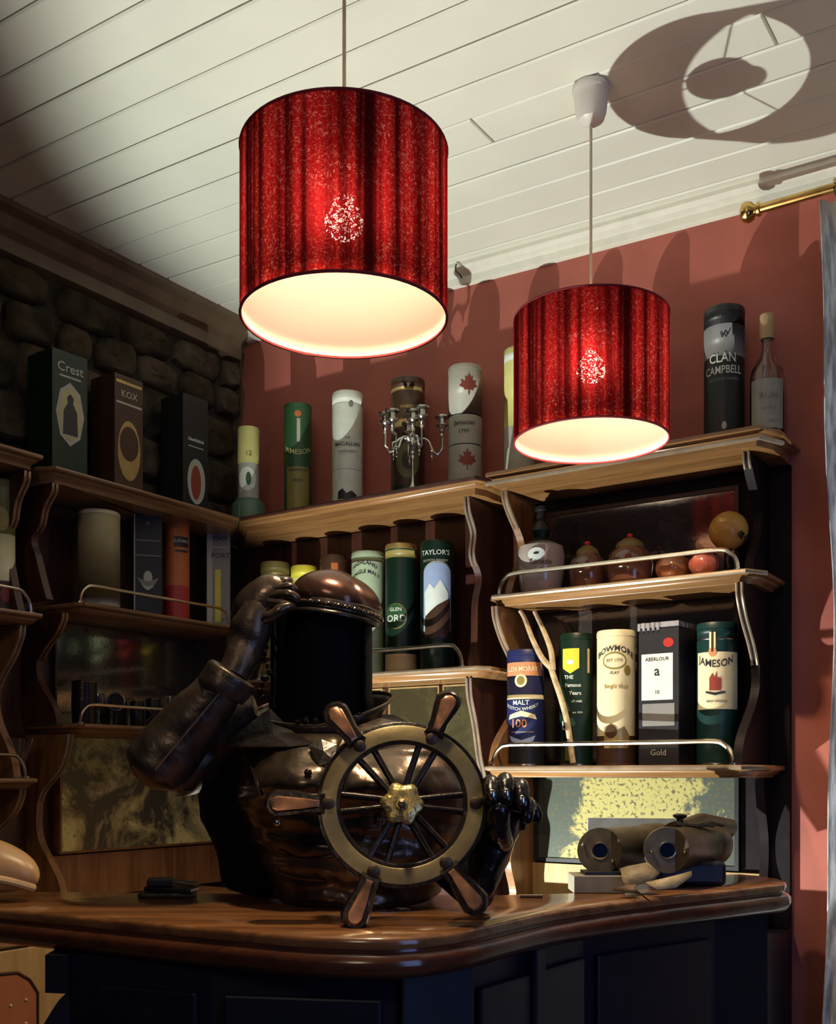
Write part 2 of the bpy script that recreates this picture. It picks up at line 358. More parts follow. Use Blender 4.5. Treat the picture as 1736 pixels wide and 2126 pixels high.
def tin(name, label, cat, wall, px0, px1, pytop, z, a=.12, body=GREEN, bands=(), lid=None, rim=None, extra=0, group=None, lidh=.016, tap=1.0, h=None):
    """round drink tin: can body (colour bands printed on it), lid, base rim"""
    pos, Y, r, rz = place(wall, px0, px1, a, z, extra)
    H = h or zat(pytop, Y - r) - z
    t = thing(name, label, cat, pos, rz, group)
    mats = [body]; cuts = sorted({0.0, 1.0, *[b[0] for b in bands], *[b[1] for b in bands]}); mb = MB()
    hb = H - lidh
    for k in range(len(cuts)-1):
        mid = (cuts[k]+cuts[k+1])/2; mm = body
        for b in bands:
            if b[0] <= mid <= b[1]: mm = b[2]
        if mm not in mats: mats.append(mm)
        mb.lathe([(r, .004 + cuts[k]*(hb-.004)), (r, .004 + cuts[k+1]*(hb-.004))], n=32, m=mats.index(mm), cap=(k == 0 or k == len(cuts)-2))
    mb.build('can', mats, t)
    l = MB(); l.lathe([(r*.96, hb), (r*1.015, hb+.001), (r*1.015, H-.004), (r*.97, H), (r*.9, H), (r*.88, H-.003)], n=32); l.build('lid', lid or body, t)
    b = MB(); b.lathe([(r*.98, 0), (r*1.01, .001), (r*1.01, .004), (r*.99, .006)], n=32); b.build('base_rim', rim or M_steel, t)
    return t, r, H
exec_items = []
# ================================================================== SETTING
def cz(x): return CAMZ + 1.423 - .0243*x
XR = 3.6; YF = -3.4
mb = MB(); mb.box(-.2, XR, YF, .2, -.05, 0); struct(mb.build('floor', M_floor))
mb = MB(); mb.box(0-.15, 0, YF, .15, 0, 3.0); wl = struct(mb.build('wall_left', M_mortar))
mb = MB(); mb.box(0, XR, 0, .15, 0, 3.0); struct(mb.build('wall_back', M_red, smooth=False))
# ceiling: backing board and individual planks, running along the red wall
cl = MB(); cl.add([(x, y, cz(x)+dz) for dz in (.012, .06) for y in (YF, 0) for x in (0, XR)], [(0, 2, 3, 1), (4, 5, 7, 6), (0, 1, 5, 4), (2, 6, 7, 3), (0, 4, 6, 2), (1, 3, 7, 5)])
ceil = struct(cl.build('ceiling', M_groove))
def ceil_pt(px, py):
    z = 1.40; 
    for _ in range(4):
        Y = z*F/(YH-py); p = c2w((px-CX)/F*Y, Y); z = cz(p.x) - CAMZ
    return p
j1 = ceil_pt(995, 267); j2 = ceil_pt(1588, 42)
yb = [-.080 - .104*k for k in range(32)]; yb = [0.0] + yb
for k in range(len(yb)-1):
    y1, y0 = yb[k]-.0015, yb[k+1]+.0015; cuts = [0, XR]
    for j in (j1, j2):
        if y0 < j.y < y1: cuts.append(j.x)
    cuts.append(random.uniform(2.4, 3.3)); cuts.sort()
    for i in range(len(cuts)-1):
        a, b = cuts[i]+.0022, cuts[i+1]-.0022; e = .004; dz = random.uniform(-.0008, .0008)
        m = MB(); R = []
        for (yy0, yy1, zz, ins) in ((y0, y1, .011, 0), (y0, y1, .003, 0), (y0+e, y1-e, 0, .002)):
            R.append([(x, y, cz(x)+zz+dz) for x, y in ((a+ins, yy0), (b-ins, yy0), (b-ins, yy1), (a+ins, yy1))])
        m.rings(R); m.build('plank', M_ceil, ceil, smooth=False)
# cornices
def extr(name, prof, p0, p1, m, zf=None):
    """profile (d from wall, dz below ceiling) swept from p0 to p1"""
    mb = MB(); R = []
    for p in (p0, p1): R.append([(p[0]+d*p[2], p[1]+d*p[3], cz(p[0]) - q) for d, q in prof])
    mb.rings(R); return struct(mb.build(name, m, smooth=False, bevel=.0015))
extr('trim_1', [(0, -.01), (.052, -.01), (.052, .012), (.040, .020), (.020, .026), (.014, .045), (0, .048)], (0, 0, 0, -1), (XR, 0, 0, -1), M_cornw)
extr('trim_2', [(0, -.01), (.105, -.01), (.105, .016), (.075, .026), (.055, .05), (.035, .062), (.03, .095), (0, .10)], (0, YF, 1, 0), (0, 0, 1, 0), M_cornb)
# rubble stones of the left wall
def stone(y0, y1, z0, z1):
    n = 14; cy, czz = (y0+y1)/2, (z0+z1)/2; hw, hh = (y1-y0)/2, (z1-z0)/2; pts = []
    for i in range(n):
        a = 2*pi*i/n + random.uniform(-.15, .15); c, s = cos(a), sin(a); k = 1/max(abs(c), abs(s))**.75
        pts.append((hw*c*k*random.uniform(.86, .99), hh*s*k*random.uniform(.86, .99)))
    d = random.uniform(.018, .042); R = []
    for q, dd in ((1, -.004), (.97, d*.5), (.82, d*.9), (.5, d*1.02), (.2, d)):
        R.append([(dd + (random.uniform(-.006, .006) if q < 1 else 0), cy+p*q, czz+v*q) for p, v in pts])
    m = MB(); m.rings(R); m.build('stone', random.choice((M_stone, M_stone, M_stone2)), wl, angle=60)
z = 1.98
while z < 2.54:
    hh = random.uniform(.085, .15); y = -1.6 + random.uniform(0, .1)
    while y < -.03:
        wd = random.uniform(.12, .27); y2 = min(y+wd, -.004)
        if y2 - y > .04: stone(y, y2, z + random.uniform(-.01, .01), min(z+hh+random.uniform(-.012, .012), 2.588))
        y = y2 + .004
    z += hh
# loose render edge where the stone meets the red wall
mb = MB(); R = []
for k in range(14):
    zz = 2.02 + k*.046; wv = .010 + .006*sin(k*2.1) + random.uniform(0, .004); R.append([(0, -.0005, zz), (wv+.02, -.0005, zz), (wv+.014, -.008, zz), (0, -.012, zz)])
mb.rings(R); struct(mb.build('trim_3', M_stone2))
# ================================================================== SHELF UNITS
def rmap(s, d, z): return Vector((s, -d, z))
def lmap(s, d, z): return Vector((d, -s, z))
def board(unit, wmap, outline, z, m, name='shelf', th=.026):
    """moulded shelf board: rounded nosing on top, set-back cove below"""
    def inset(o, q):
        n = len(o); cs = sum(p[0] for p in o)/n; out = []
        for i, (s, d) in enumerate(o):
            a = Vector(o[i-1]); b = Vector(o[i]); c = Vector(o[(i+1) % n]); e1 = (b-a).normalized(); e2 = (c-b).normalized()
            ar = sum(o[k-1][0]*o[k][1]-o[k][0]*o[k-1][1] for k in range(n))
            sg = 1 if ar > 0 else -1; n1 = Vector((-e1.y, e1.x))*sg; n2 = Vector((-e2.y, e2.x))*sg
            bis = (n1+n2); bis = bis/max(.3, bis.dot(n1)) if bis.length > 1e-6 else n1
            out.append((b.x + bis.x*q, max(0.001, b.y + bis.y*q)))
        return out
    mb = MB(); R = []
    for q, dz in ((.004, 0), (0, -.004), (0, -.010), (.004, -.013), (.010, -.014), (.012, -.019), (.020, -.024), (.022, -th)):
        R.append([wmap(s, d, z+dz) for s, d in inset(outline, q)])
    mb.rings(R); return mb.build(name, m, unit, frame='world', angle=50)
def nosing(board_o, wmap, pts, z, m=None):
    mb = MB(); mb.tube([wmap(s, d, z) for s, d in pts], .0055, n=8); o = mb.build('nosing', m or M_ledge, board_o, frame='world'); return o
def rail(unit, wmap, s0, s1, d, z, h=.055, r=.0055):
    pts = [(s0, z), (s0+.004, z+h*.45), (s0+.018, z+h*.82), (s0+.045, z+h)] + [(s0+.045+(s1-s0-.09)*k/5, z+h) for k in range(1, 6)] + [(s1-.018, z+h*.82), (s1-.004, z+h*.45), (s1, z)]
    c = catmull(pts, 5); mb = MB(); mb.tube([wmap(a, d, b) for a, b in c], r, n=8)
    for s in (s0, s1): mb.tube([wmap(s, d, z-.001), wmap(s, d, z+.004)], .010, n=10)
    return mb.build('gallery_rail', M_steel, unit, frame='world')
def scroll(unit, wmap, s, th, zb, zt, dmax=.20, dmin=.085, m=None, dbot=None, bead=.5, bm_=None):
    """side panel between two shelves, its front edge sawn in an S-curve with twin beads"""
    H = zt-zb; dbot = dbot or dmax*.9
    c = catmull([(dmax, zt), (dmax*.97, zt-H*.08), (dmax*.82, zt-H*.2), (dmin*1.25, zt-H*.34), (dmin, zt-H*.46), (dmin*1.15, zt-H*.62), (dbot*.9, zt-H*.85), (dbot, zb)], 9)
    mb = MB(); poly = [(.002, zt), (.002, zb)] + c[::-1]
    mb.prism(poly, lambda a, b, d: wmap(s+d, a, b), 0, th)
    p = mb.build('side_panel', m or M_mah, unit, frame='world', smooth=False)
    cb = c[:max(2, int(len(c)*bead))]
    for off in (.004, th-.004):
        if bead: mb = MB(); mb.tube([wmap(s+off, a+.001, b) for a, b in cb], .0035, n=6); mb.build('bead', bm_ or M_ledge, p, frame='world')
    return p
def mirror(unit, wmap, s0, s1, z0, z1, m, frame=.010, fm=None, d=.028):
    mb = MB(); mb.prism([(s0, z0), (s1, z0), (s1, z1), (s0, z1)], lambda a, b, dd: wmap(a, dd, b), d-.004, d)
    g = mb.build('mirror', m, unit, frame='world', smooth=False)
    mb = MB(); f = frame
    for a0, a1, b0, b1 in ((s0-f, s1+f, z0-f, z0), (s0-f, s1+f, z1, z1+f), (s0-f, s0, z0, z1), (s1, s1+f, z0, z1)):
        mb.prism([(a0, b0), (a1, b0), (a1, b1), (a0, b1)], lambda a, b, dd: wmap(a, dd, b), .018, d+.004)
    mb.build('mirror_frame', fm or BLACK, g, frame='world', smooth=False); return g
def back(unit, wmap, s0, s1, z0, z1, m, d0=.0015, d1=.018, name='back_board'):
    mb = MB(); mb.prism([(s0, z0), (s1, z0), (s1, z1), (s0, z1)], lambda a, b, dd: wmap(a, dd, b), d0, d1)
    return mb.build(name, m, unit, frame='world', smooth=False)
BASEZ = CAMZ - .36
# --- right unit on the red wall
ru = thing('shelf_unit', 'oak shelf unit with mirrors on the red wall, under the farther lamp', 'shelf unit', (1.42, 0, BASEZ))
tb = board(ru, rmap, [(1.058, 0.001), (1.775, 0.001), (1.775, .15), (1.745, .22), (1.058, .22)], TOPZ, M_oakx, 'top_shelf', .040)
nosing(tb, rmap, [(1.060, .221), (1.745, .221), (1.775, .152)], TOPZ-.030)
for zz, nm, dd in ((RMID, 'shelf', .22), (RBOT, 'shelf', .25)):
    b = board(ru, rmap, [(1.066, .02), (1.745, .02), (1.745, dd-.05), (1.715, dd), (1.078, dd), (1.060, dd-.03)], zz, M_oakx, nm, .028)
    nosing(b, rmap, [(1.061, dd-.03), (1.079, dd+.001), (1.715, dd+.001), (1.745, dd-.05)], zz-.006)
    rail(ru, rmap, 1.085, 1.69, dd-.022, zz, .052)
back(ru, rmap, 1.052, 1.755, BASEZ, TOPZ-.042, M_dark)
back(ru, rmap, 1.060, 1.755, 0.02, BASEZ-.002, M_navy, .0015, .20, 'base_cabinet')
for s, in ((1.075,), (1.690,)):
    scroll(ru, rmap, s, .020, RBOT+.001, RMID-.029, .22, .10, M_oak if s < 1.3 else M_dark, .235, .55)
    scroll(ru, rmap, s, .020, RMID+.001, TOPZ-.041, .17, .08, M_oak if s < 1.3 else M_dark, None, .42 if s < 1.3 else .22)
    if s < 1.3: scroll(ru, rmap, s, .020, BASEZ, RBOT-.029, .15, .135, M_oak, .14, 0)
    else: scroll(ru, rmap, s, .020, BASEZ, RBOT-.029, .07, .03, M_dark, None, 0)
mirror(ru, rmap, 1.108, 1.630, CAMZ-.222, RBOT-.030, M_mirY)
mirror(ru, rmap, 1.108, 1.630, RBOT+.02, RMID-.032, M_mirD, fm=M_mah)
mirror(ru, rmap, 1.108, 1.630, RMID+.01, CAMZ+.672, M_mirD, fm=M_mah)
back(ru, rmap, 1.075, 1.70, BASEZ, CAMZ-.236, M_pale, .018, .034, 'lower_panel')
# --- left unit on the red wall (its shelves run into the corner)
lu = thing('shelf_unit', 'oak wall shelf unit on the red wall, between the room corner and the right-hand unit', 'shelf unit', (.6, 0, BASEZ))
tb = board(lu, rmap, [(.002, .001), (1.048, .001), (1.048, .17), (1.030, .22), (.222, .22)], TOPZ-.004, M_oakx, 'top_shelf', .040)
nosing(tb, rmap, [(.225, .220), (1.030, .220), (1.048, .17)], TOPZ-.009, M_mah)
b = board(lu, rmap, [(.19, .02), (1.045, .02), (1.045, .17), (1.02, .20), (.202, .20)], LMID, M_oakx, 'shelf', .028)
nosing(b, rmap, [(.205, .201), (1.02, .201), (1.045, .17)], LMID-.006)
rail(lu, rmap, .26, .965, .18, LMID, .06)
back(lu, rmap, .02, 1.05, BASEZ, TOPZ-.046, M_mah)
scroll(lu, rmap, .975, .020, LMID+.001, TOPZ-.045, .19, .13, M_mah, None, .5)
scroll(lu, rmap, .975, .020, BASEZ, LMID-.029, .18, .10, M_mah, None, .6)
for s0, s1 in ((.30, .60), (.63, .795), (.815, .985)):
    mirror(lu, rmap, s0, s1, CAMZ+.02, LMID-.034, M_mirB, .004, M_pale)
# --- left wall unit
wu = thing('shelf_unit', 'dark wall shelf unit on the stone wall, nearest the room corner', 'shelf unit', (0, -.5, BASEZ))
tb = board(wu, lmap, [(.002, .002), (.223, .22), (.872, .22), (.89, .17), (.89, .001), (.003, .001)], TOPZ-.004, M_oaky, 'top_shelf', .036)
nosing(tb, lmap, [(.226, .221), (.872, .221), (.89, .17)], TOPZ-.010, M_oaky)
b = board(wu, lmap, [(.20, .02), (.80, .02), (.80, .20), (.79, .225), (.225, .225)], WMID, M_oaky, 'shelf', .026); nosing(b, lmap, [(.228, .226), (.79, .226)], WMID-.006, M_oaky)
rail(wu, lmap, .24, .78, .20, WMID, .05, .004)
b = board(wu, lmap, [(.20, .02), (.80, .02), (.80, .20), (.79, .225), (.225, .225)], WLOW, M_oaky, 'shelf', .026); nosing(b, lmap, [(.228, .226), (.79, .226)], WLOW-.006, M_oaky)
rail(wu, lmap, .24, .78, .20, WLOW, .05, .004)
back(wu, lmap, .02, .90, CAMZ-.338, TOPZ-.042, M_mah)
scroll(wu, lmap, .845, .02, WMID+.001, TOPZ-.041, .20, .12, bm_=M_oaky); scroll(wu, lmap, .80, .02, WLOW+.001, WMID-.027, .18, .08, bm_=M_oaky); scroll(wu, lmap, .785, .02, CAMZ-.338, WLOW-.027, .18, .06, M_oak)
mirror(wu, lmap, .15, .72, CAMZ-.209, WLOW-.03, M_mirG, .006, M_oak, .05)
mirror(wu, lmap, .15, .72, WLOW+.01, WMID-.03, M_mirD, .006, M_mah, .03)
back(wu, lmap, .02, .86, CAMZ-.338, CAMZ-.22, M_oak, .018, .045, 'lower_panel')
# --- far-left unit
fu = thing('shelf_unit', 'dark wall shelf unit cut by the left edge of the picture', 'shelf unit', (0, -1.3, BASEZ))
tb = board(fu, lmap, [(.895, .001), (.895, .17), (.91, .22), (1.75, .22), (1.75, .001)], TOPZ+.012, M_oaky, 'top_shelf', .036); nosing(tb, lmap, [(.895, .17), (.91, .221), (1.75, .221)], TOPZ+.006, M_oaky)
for zz, se in ((FMID, .87), (FLOW, .885)):
    b = board(fu, lmap, [(se+.03, .02), (se+.03, .2), (se+.045, .225), (1.7, .225), (1.7, .02)], zz, M_oaky, 'shelf', .026); nosing(b, lmap, [(se+.03, .2), (se+.045, .226), (1.7, .226)], zz-.006, M_oaky)
    rail(fu, lmap, se+.055, 1.66, .20, zz, .055, .004)
back(fu, lmap, .905, 1.76, CAMZ-.338, TOPZ-.03, M_mah)
scroll(fu, lmap, .925, .02, FMID+.001, TOPZ-.029, .20, .12, bm_=M_oaky); scroll(fu, lmap, .925, .02, FLOW+.001, FMID-.027, .18, .08, M_oak); scroll(fu, lmap, .925, .02, CAMZ-.338, FLOW-.027, .18, .07, M_oak)
# ================================================================== DRINKS AND ORNAMENTS
def bx(name, label, wall, px0, px1, pytop, z, a, body, extra, group=None, depth=None, cat='box'):
    """upright carton; front face towards local -Y"""
    pos, Y, r, rz = place(wall, px0, px1, a, z, extra)
    W = 2*r; D = depth or W; H = zat(pytop, Y - D/2) - z
    t = thing(name, label, cat, pos, rz, group)
    mb = MB(); mb.box(-W/2, W/2, -D/2, D/2, 0, H); mb.build('carton', body, t, smooth=False, bevel=.001)
    mb = MB(); mb.box(-W/2+.001, W/2-.001, -D/2+.001, D/2-.001, H, H+.0012); mb.build('top_flap', body, t, smooth=False)
    return t, W, D, H
# left wall, top shelf: three cartons.  faces towards +x / camera
WR = 'bottles and boxes on the top shelf'
t, W, D, H = bx('gift_box', 'tall dark green gift box with oval portrait, nearest the left edge on the stone-wall shelf', 'l', 77, 162, 727, TOPZ, .11, DGREEN, radians(35))
put_shape(t, 'portrait_frame', ell(W*.40, H*.26, 8), 0, H*.50, None, BEIGE, .0008, -D/2); put_shape(t, 'portrait', ell(W*.33, H*.22, 8), 0, H*.50, None, KHAKI, .0014, -D/2)
put_shape(t, 'figure', [(0, .055), (.010, .045), (.008, .03), (.02, .01), (.022, -.05), (-.022, -.05), (-.02, .01), (-.008, .03), (-.01, .045)], 0, H*.49, None, CHAR, .002, -D/2)
put_text(t, 'Crest', .034, 0, H*.87, None, BEIGE, .0012, y0=-D/2); put_rect(t, 'stripe', W*.6, .005, 0, H*.80, None, BEIGE, .001, -D/2)
t, W, D, H = bx('gift_box', 'brown gift box with gold oval picture, middle of three boxes on the stone-wall shelf', 'l', 206, 280, 778, TOPZ, .11, BRN, radians(40))
put_shape(t, 'picture', ell(W*.40, H*.26), 0, H*.36, None, GOLD, .0008, -D/2); put_shape(t, 'picture_scene', ell(W*.33, H*.15), 0, H*.42, None, BRN, .0014, -D/2)
put_text(t, 'KOX', .026, 0, H*.84, None, BEIGE, .0012, y0=-D/2); put_rect(t, 'stripe', W*.9, .006, 0, H*.76, None, BEIGE, .001, -D/2); put_rect(t, 'stripe', W*.9, .008, 0, H*.94, None, GOLD, .001, -D/2)
t, W, D, H = bx('gift_box', 'black gift box with white script and oval label, nearest the room corner', 'l', 349, 417, 820, TOPZ, .11, BLACK, radians(42))
put_shape(t, 'label', ell(W*.36, H*.20), W*.02, H*.26, None, BEIGE, .0008, -D/2); put_shape(t, 'figure', ell(W*.20, H*.15), 0, H*.25, None, MAPLE, .0014, -D/2)
put_text(t, 'Glenfiddich', .0135, 0, H*.62, None, WHITE, .0012, y0=-D/2); put_rect(t, 'stripe', W*.6, .003, 0, H*.56, None, BEIGE, .001, -D/2)
# left wall, middle shelf
t, r, H = tin('biscuit_tin', 'wide khaki drum tin with cream rim, leftmost on the stone-wall middle shelf', 'tin', 'l', 163, 248, 1055, WMID, .11, KHAKI, ((0, .04, OLIVE), (.04, .13, BEIGE)), CREAM, OLIVE, lidh=.012)
t, W, D, H = bx('whisky_box', 'black box with thin silver edge lines, between the drum tin and the orange tin', 'l', 277, 334, 1046, WMID, .11, BLACK, radians(4), depth=.06)
for zz in (.68, .55): put_rect(t, 'line', W*.9, .0025, 0, H*zz, None, GREY, .001, -D/2)
put_rect(t, 'edge_line', .003, H*.96, -W*.47, H*.5, None, BEIGE, .001, -D/2); put_rect(t, 'edge_line', W*.9, .004, 0, H*.985, None, BEIGE, .001, -D/2)
put_shape(t, 'crest', ell(.012, .018), 0, H*.36, None, BEIGE, .001, -D/2); put_shape(t, 'crest_ribbon', [(-.03, .012), (-.015, -.008), (0, -.014), (.015, -.008), (.03, .012), (.012, -.016), (0, -.024), (-.012, -.016)], 0, H*.32, None, BEIGE, .0012, -D/2); put_text(t, 'R', .014, 0, H*.83, None, GREY, .001, y0=-D/2)
t, r, H = tin('whisky_tin', 'bright orange whisky tin with small black label, on the stone-wall middle shelf', 'tin', 'l', 341, 393, 1064, WMID, .11, ORG, ((0, .35, RED),), ORG, RED, radians(10))
put_rect(t, 'label', r*1.3, .030, r*.25, H*.74, r, BLACK); put_text(t, 'GLENMOR', .012, r*.25, H*.745, r, BEIGE); put_rect(t, 'label', r*1.1, .006, r*.25, H*.655, r, BLACK)
t, W, D, H = bx('whisky_box', 'grey box with yellow stripe, at the corner end of the stone-wall middle shelf', 'l', 430, 478, 1088, WMID, .11, GREY, radians(-2), depth=.05)
put_rect(t, 'stripe', W*.24, H*.5, -W*.02, H*.32, None, YEL, .0012, -D/2); put_rect(t, 'edge_line', W*.22, H*.98, -W*.36, H*.5, None, BEIGE, .001, -D/2)
put_text(t, 'PORT', .022, W*.1, H*.70, None, CHAR, .0015, y0=-D/2); put_text(t, 'CASK', .018, W*.1, H*.86, None, CHAR, .0015, y0=-D/2); put_rect(t, 'line', W*.7, .004, W*.1, H*.78, None, BEIGE, .001, -D/2)
# far-left tin cut by the frame
t, r, H = tin('whisky_tin', 'green and cream patterned tin cut by the left edge of the picture', 'tin', 'l', -28, 30, 992, FMID, .11, CREAM, ((0, .25, BRN), (.62, 1, DOL)), DOL, BRN)
put_shape(t, 'crest', ell(.02, .03), 0, H*.7, r, OLIVE); put_shape(t, 'crest', ell(.012, .02), .012, H*.15, r, MAPLE)
# stone-wall low shelf: dark pots, glasses
def mug(px, a, w, h, m, label, name='mug', cat='mug', handle=True, pw='l', z=WLOW, rz=0):
    pos, Y = (lft if pw == 'l' else red)(px, a); pos.z = z; t = thing(name, label, cat, pos, face(pos, rz)); r = w/F*Y/2
    mb = MB(); mb.lathe([(r*.8, 0), (r*.95, h*.05), (r, h*.5), (r*.97, h), (r*.9, h), (r*.88, h*.55), (r*.75, h*.1)], n=24); mb.build('body', m, t)
    mb = MB(); mb.lathe([(r*.97, h*.98), (r*1.02, h), (r*.95, h*1.02)], n=24, cap=False); mb.build('rim', M_silver, t)
    if handle:
        mb = MB(); mb.tube([(r*.93 + .022*sin(k*pi/8), 0, h*.2 + h*.6*k/8) for k in range(9)], .004, n=8); mb.build('handle', m, t)
    return t
mug(175, .12, 52, .115, M_iron, 'black mug on the stone-wall low shelf, leftmost', rz=.6)
mug(285, .10, 30, .075, M_iron, 'small black mug third along the stone-wall low shelf', rz=.3)
mug(318, .10, 32, .085, M_iron, 'small black mug beside the raised bronze sleeve on the low shelf')
def goblet(px, a, w, h, label, m=M_smoke, z=WLOW, pw='l'):
    pos, Y = (lft if pw == 'l' else red)(px, a); pos.z = z; t = thing('glass', label, 'glass', pos); r = w/F*Y/2
    mb = MB(); mb.lathe([(r*.8, 0), (r*.8, .003), (r*.15, .008), (r*.13, h*.4), (r*.3, h*.46), (r*.9, h*.62), (r, h*.8), (r*.88, h), (r*.84, h), (r*.94, h*.8), (r*.8, h*.63), (.001, h*.5)], n=22, cap=False); mb.build('bowl', m, t)
    mb = MB(); mb.lathe([(r*.86, h*.985), (r*.90, h), (r*.86, h*1.01)], n=22, cap=False); mb.build('rim', M_silver, t)
    return t
goblet(205, .14, 26, .085, 'stemmed smoky glass second along the stone-wall low shelf', M_clear)
goblet(355, .12, 28, .095, 'stemmed smoky glass behind the raised sleeve on the low shelf', M_clear)
# round hand mirror / snifter lying with its circular mouth forward
pos, Y = lft(240, .10); pos.z = WLOW; t = thing('snifter', 'round dark snifter lying on its side, gleaming rim forward, on the stone-wall low shelf', 'glass', pos, face(pos))
rr = 34/F*Y/2*1.05; mb = MB(); mb.rings([[(q*rr*cos(2*pi*i/20), yy, rr + .055*0 + q*rr*sin(2*pi*i/20) + .045) for i in range(20)] for q, yy in ((1, -.02), (1.1, .0), (1.05, .03), (.5, .05), (.12, .06))]); mb.build('bowl', M_iron, t)
mb = MB(); mb.tube([(rr*cos(2*pi*i/20), -.022, rr+.045 + rr*sin(2*pi*i/20)) for i in range(20)], .0025, n=6, closed=True); mb.build('rim', M_silver, t)
mb = MB(); mb.box(-.02, .02, -.02, .04, 0, .006); mb.tube([(0, .01, .004), (0, .01, .05)], .005); mb.build('foot', M_iron, t)
# far left low shelf: fluted glass
pos, Y = lft(38, .12); pos.z = FLOW; t = thing('fluted_glass', 'small fluted ice-cream glass on the low shelf at the left edge', 'glass', pos)
mb = MB(); R = []
for rr, zz, fl in ((.016, 0, 0), (.018, .004, 0), (.006, .012, 0), (.007, .028, 0), (.016, .038, .05), (.026, .07, .09), (.034, .098, .12), (.031, .098, .12), (.022, .068, .09), (.004, .04, 0)):
    R.append([((rr*(1+fl*cos(10*2*pi*i/60)))*cos(2*pi*i/60), (rr*(1+fl*cos(10*2*pi*i/60)))*sin(2*pi*i/60), zz) for i in range(60)])
mb.rings(R); mb.build('bowl', M_clear, t)
# ---- red wall, top shelf, left unit
pos, Y, r, rz = place('r', 481, 551, .14, TOPZ-.004)
t = thing('squat_bottle', 'squat green bottle with tall yellow-capped neck tube, in the room corner', 'bottle', pos, rz)
H = zat(890, Y) - pos.z; n0 = r*.62
mb = MB(); mb.lathe([(r*.9, 0), (r, .006), (r, .052), (r*.93, .062), (r*.8, .066), (r*.8, .070), (r*.62, .075)], n=28); mb.build('base', C('dusty_green', (.09, .15, .10)), t)
mb = MB(); mb.lathe([(n0, .070), (n0, H*.62)], n=24); mb.build('tube', BEIGE, t); mb = MB(); mb.lathe([(n0, H*.62), (n0*1.04, H*.63), (n0*1.04, H*.985), (n0*.97, H)], n=24); mb.build('cap', LYEL, t)
put_shape(t, 'label', ell(.028, .036), -.004, H*.45, n0, WHITE); put_text(t, '12', .02, 0, H*.71, n0*1.04, OLIVE); put_shape(t, 'emblem', ell(.008, .02), 0, H*.45, n0, GREEN, .0014)
t, r, H = tin('whisky_tin', 'green whisky tin with yellow lower label, second from the room corner on the top shelf', 'tin', 'r', 590, 647, 834, TOPZ-.004, .08, GREEN, ((0, .06, BRN),), GREEN, BRN)
put_rect(t, 'label', r*1.75, H*.40, 0, H*.25, r, OLIVE); put_text(t, 'JAMESON', .021, 0, H*.57, r, LYEL, arch=-8); put_rect(t, 'figure', .010, .07, .002, H*.76, r, BEIGE); put_shape(t, 'seal', ell(.010, .010), 0, H*.90, r, ORG)
put_text(t, 'TRIPLE DISTILLED', .008, 0, H*.42, r, DGREEN); put_text(t, 'IRISH', .013, 0, H*.33, r, DGREEN)
t, r, H = tin('whisky_tin', 'plain off-white whisky tin on the top shelf, left of the candelabra', 'tin', 'r', 690, 753, 808, TOPZ-.004, .08, WHITE, ((.35, .355, GREY), (.935, .94, GREY)), WHITE, GREY)
put_text(t, 'THE', .009, 0, H*.60, r, GREY); put_text(t, 'MACALLAN', .015, 0, H*.55, r, CHAR); put_text(t, 'SINGLE MALT', .009, 0, H*.49, r, GREY); put_shape(t, 'crest', ell(.007, .009), .01, H*.88, r, GREY)
put_shape(t, 'landscape', [(-.03, -.012), (.03, -.012), (.028, .0), (.012, .012), (-.004, .004), (-.014, .018), (-.028, .010)], 0, H*.13, r, CHAR)
t, r, H = tin('whisky_tin', 'dark brown tin with gold bands, standing behind the candelabra', 'tin', 'r', 812, 882, 779, TOPZ-.004, .08, BRN, ((0, .12, BLACK), (.62, .68, GOLD), (.93, .96, GOLD)), BRN, BLACK)
put_shape(t, 'label', ell(.034, .05), 0, H*.32, r, DOL); put_shape(t, 'crest', ell(.016, .026), 0, H*.32, r, BRN, .0014); put_text(t, 'WHISKY', .012, 0, H*.75, r, GOLD)
t, r, H = tin('whisky_tin', 'beige tin printed with red maple leaves, right of the candelabra', 'tin', 'r', 931, 1001, 752, TOPZ-.004, .08, BEIGE, ((.37, .38, CHAR), (.62, .63, CHAR)), BEIGE, CHAR)
put_shape(t, 'maple_leaf', [(x*.026, z*.03) for x, z in LEAF], .010, H*.83, r, MAPLE); put_shape(t, 'maple_leaf', [(x*.026, z*.03) for x, z in LEAF], .006, H*.24, r, MAPLE)
put_text(t, 'Jamaican', .017, -.002, H*.53, r, CHAR); put_text(t, '1797', .015, -.004, H*.46, r, CHAR); put_shape(t, 'seal', ell(.008, .010), -.004, H*.06, r, GREY)
# candelabra
pos, Y = red(857, .17); pos.z = TOPZ-.004; t = thing('candelabra', 'small silver five-armed candelabra on the top shelf, in front of the dark tin', 'candelabra', pos, YAW)
mb = MB(); mb.lathe([(.040, 0), (.041, .003), (.034, .007), (.014, .010), (.007, .018), (.004, .03), (.0035, .085), (.006, .095), (.004, .10), (.007, .106), (.0045, .112)], n=24); mb.build('stem', M_silver, t)
mb = MB(); mb.lathe([(.0045, .110), (.010, .122), (.0125, .136), (.008, .146), (.011, .153), (.006, .160), (.008, .170), (.004, .178)], n=20); mb.build('knop', M_silver, t)
def cup(x, y, z, par):
    mb = MB(); mb.lathe([(.002, -.030), (.006, -.024), (.003, -.017), (.007, -.012), (.007, -.006), (.010, 0), (.017, .004), (.017, .006), (.009, .007), (.009, .022), (.020, .025), (.020, .029), (.008, .029), (.007, .010)], c=(x, y, z), n=20); return mb.build('candle_cup', M_silver, par)
cup(0, 0, .192, t)
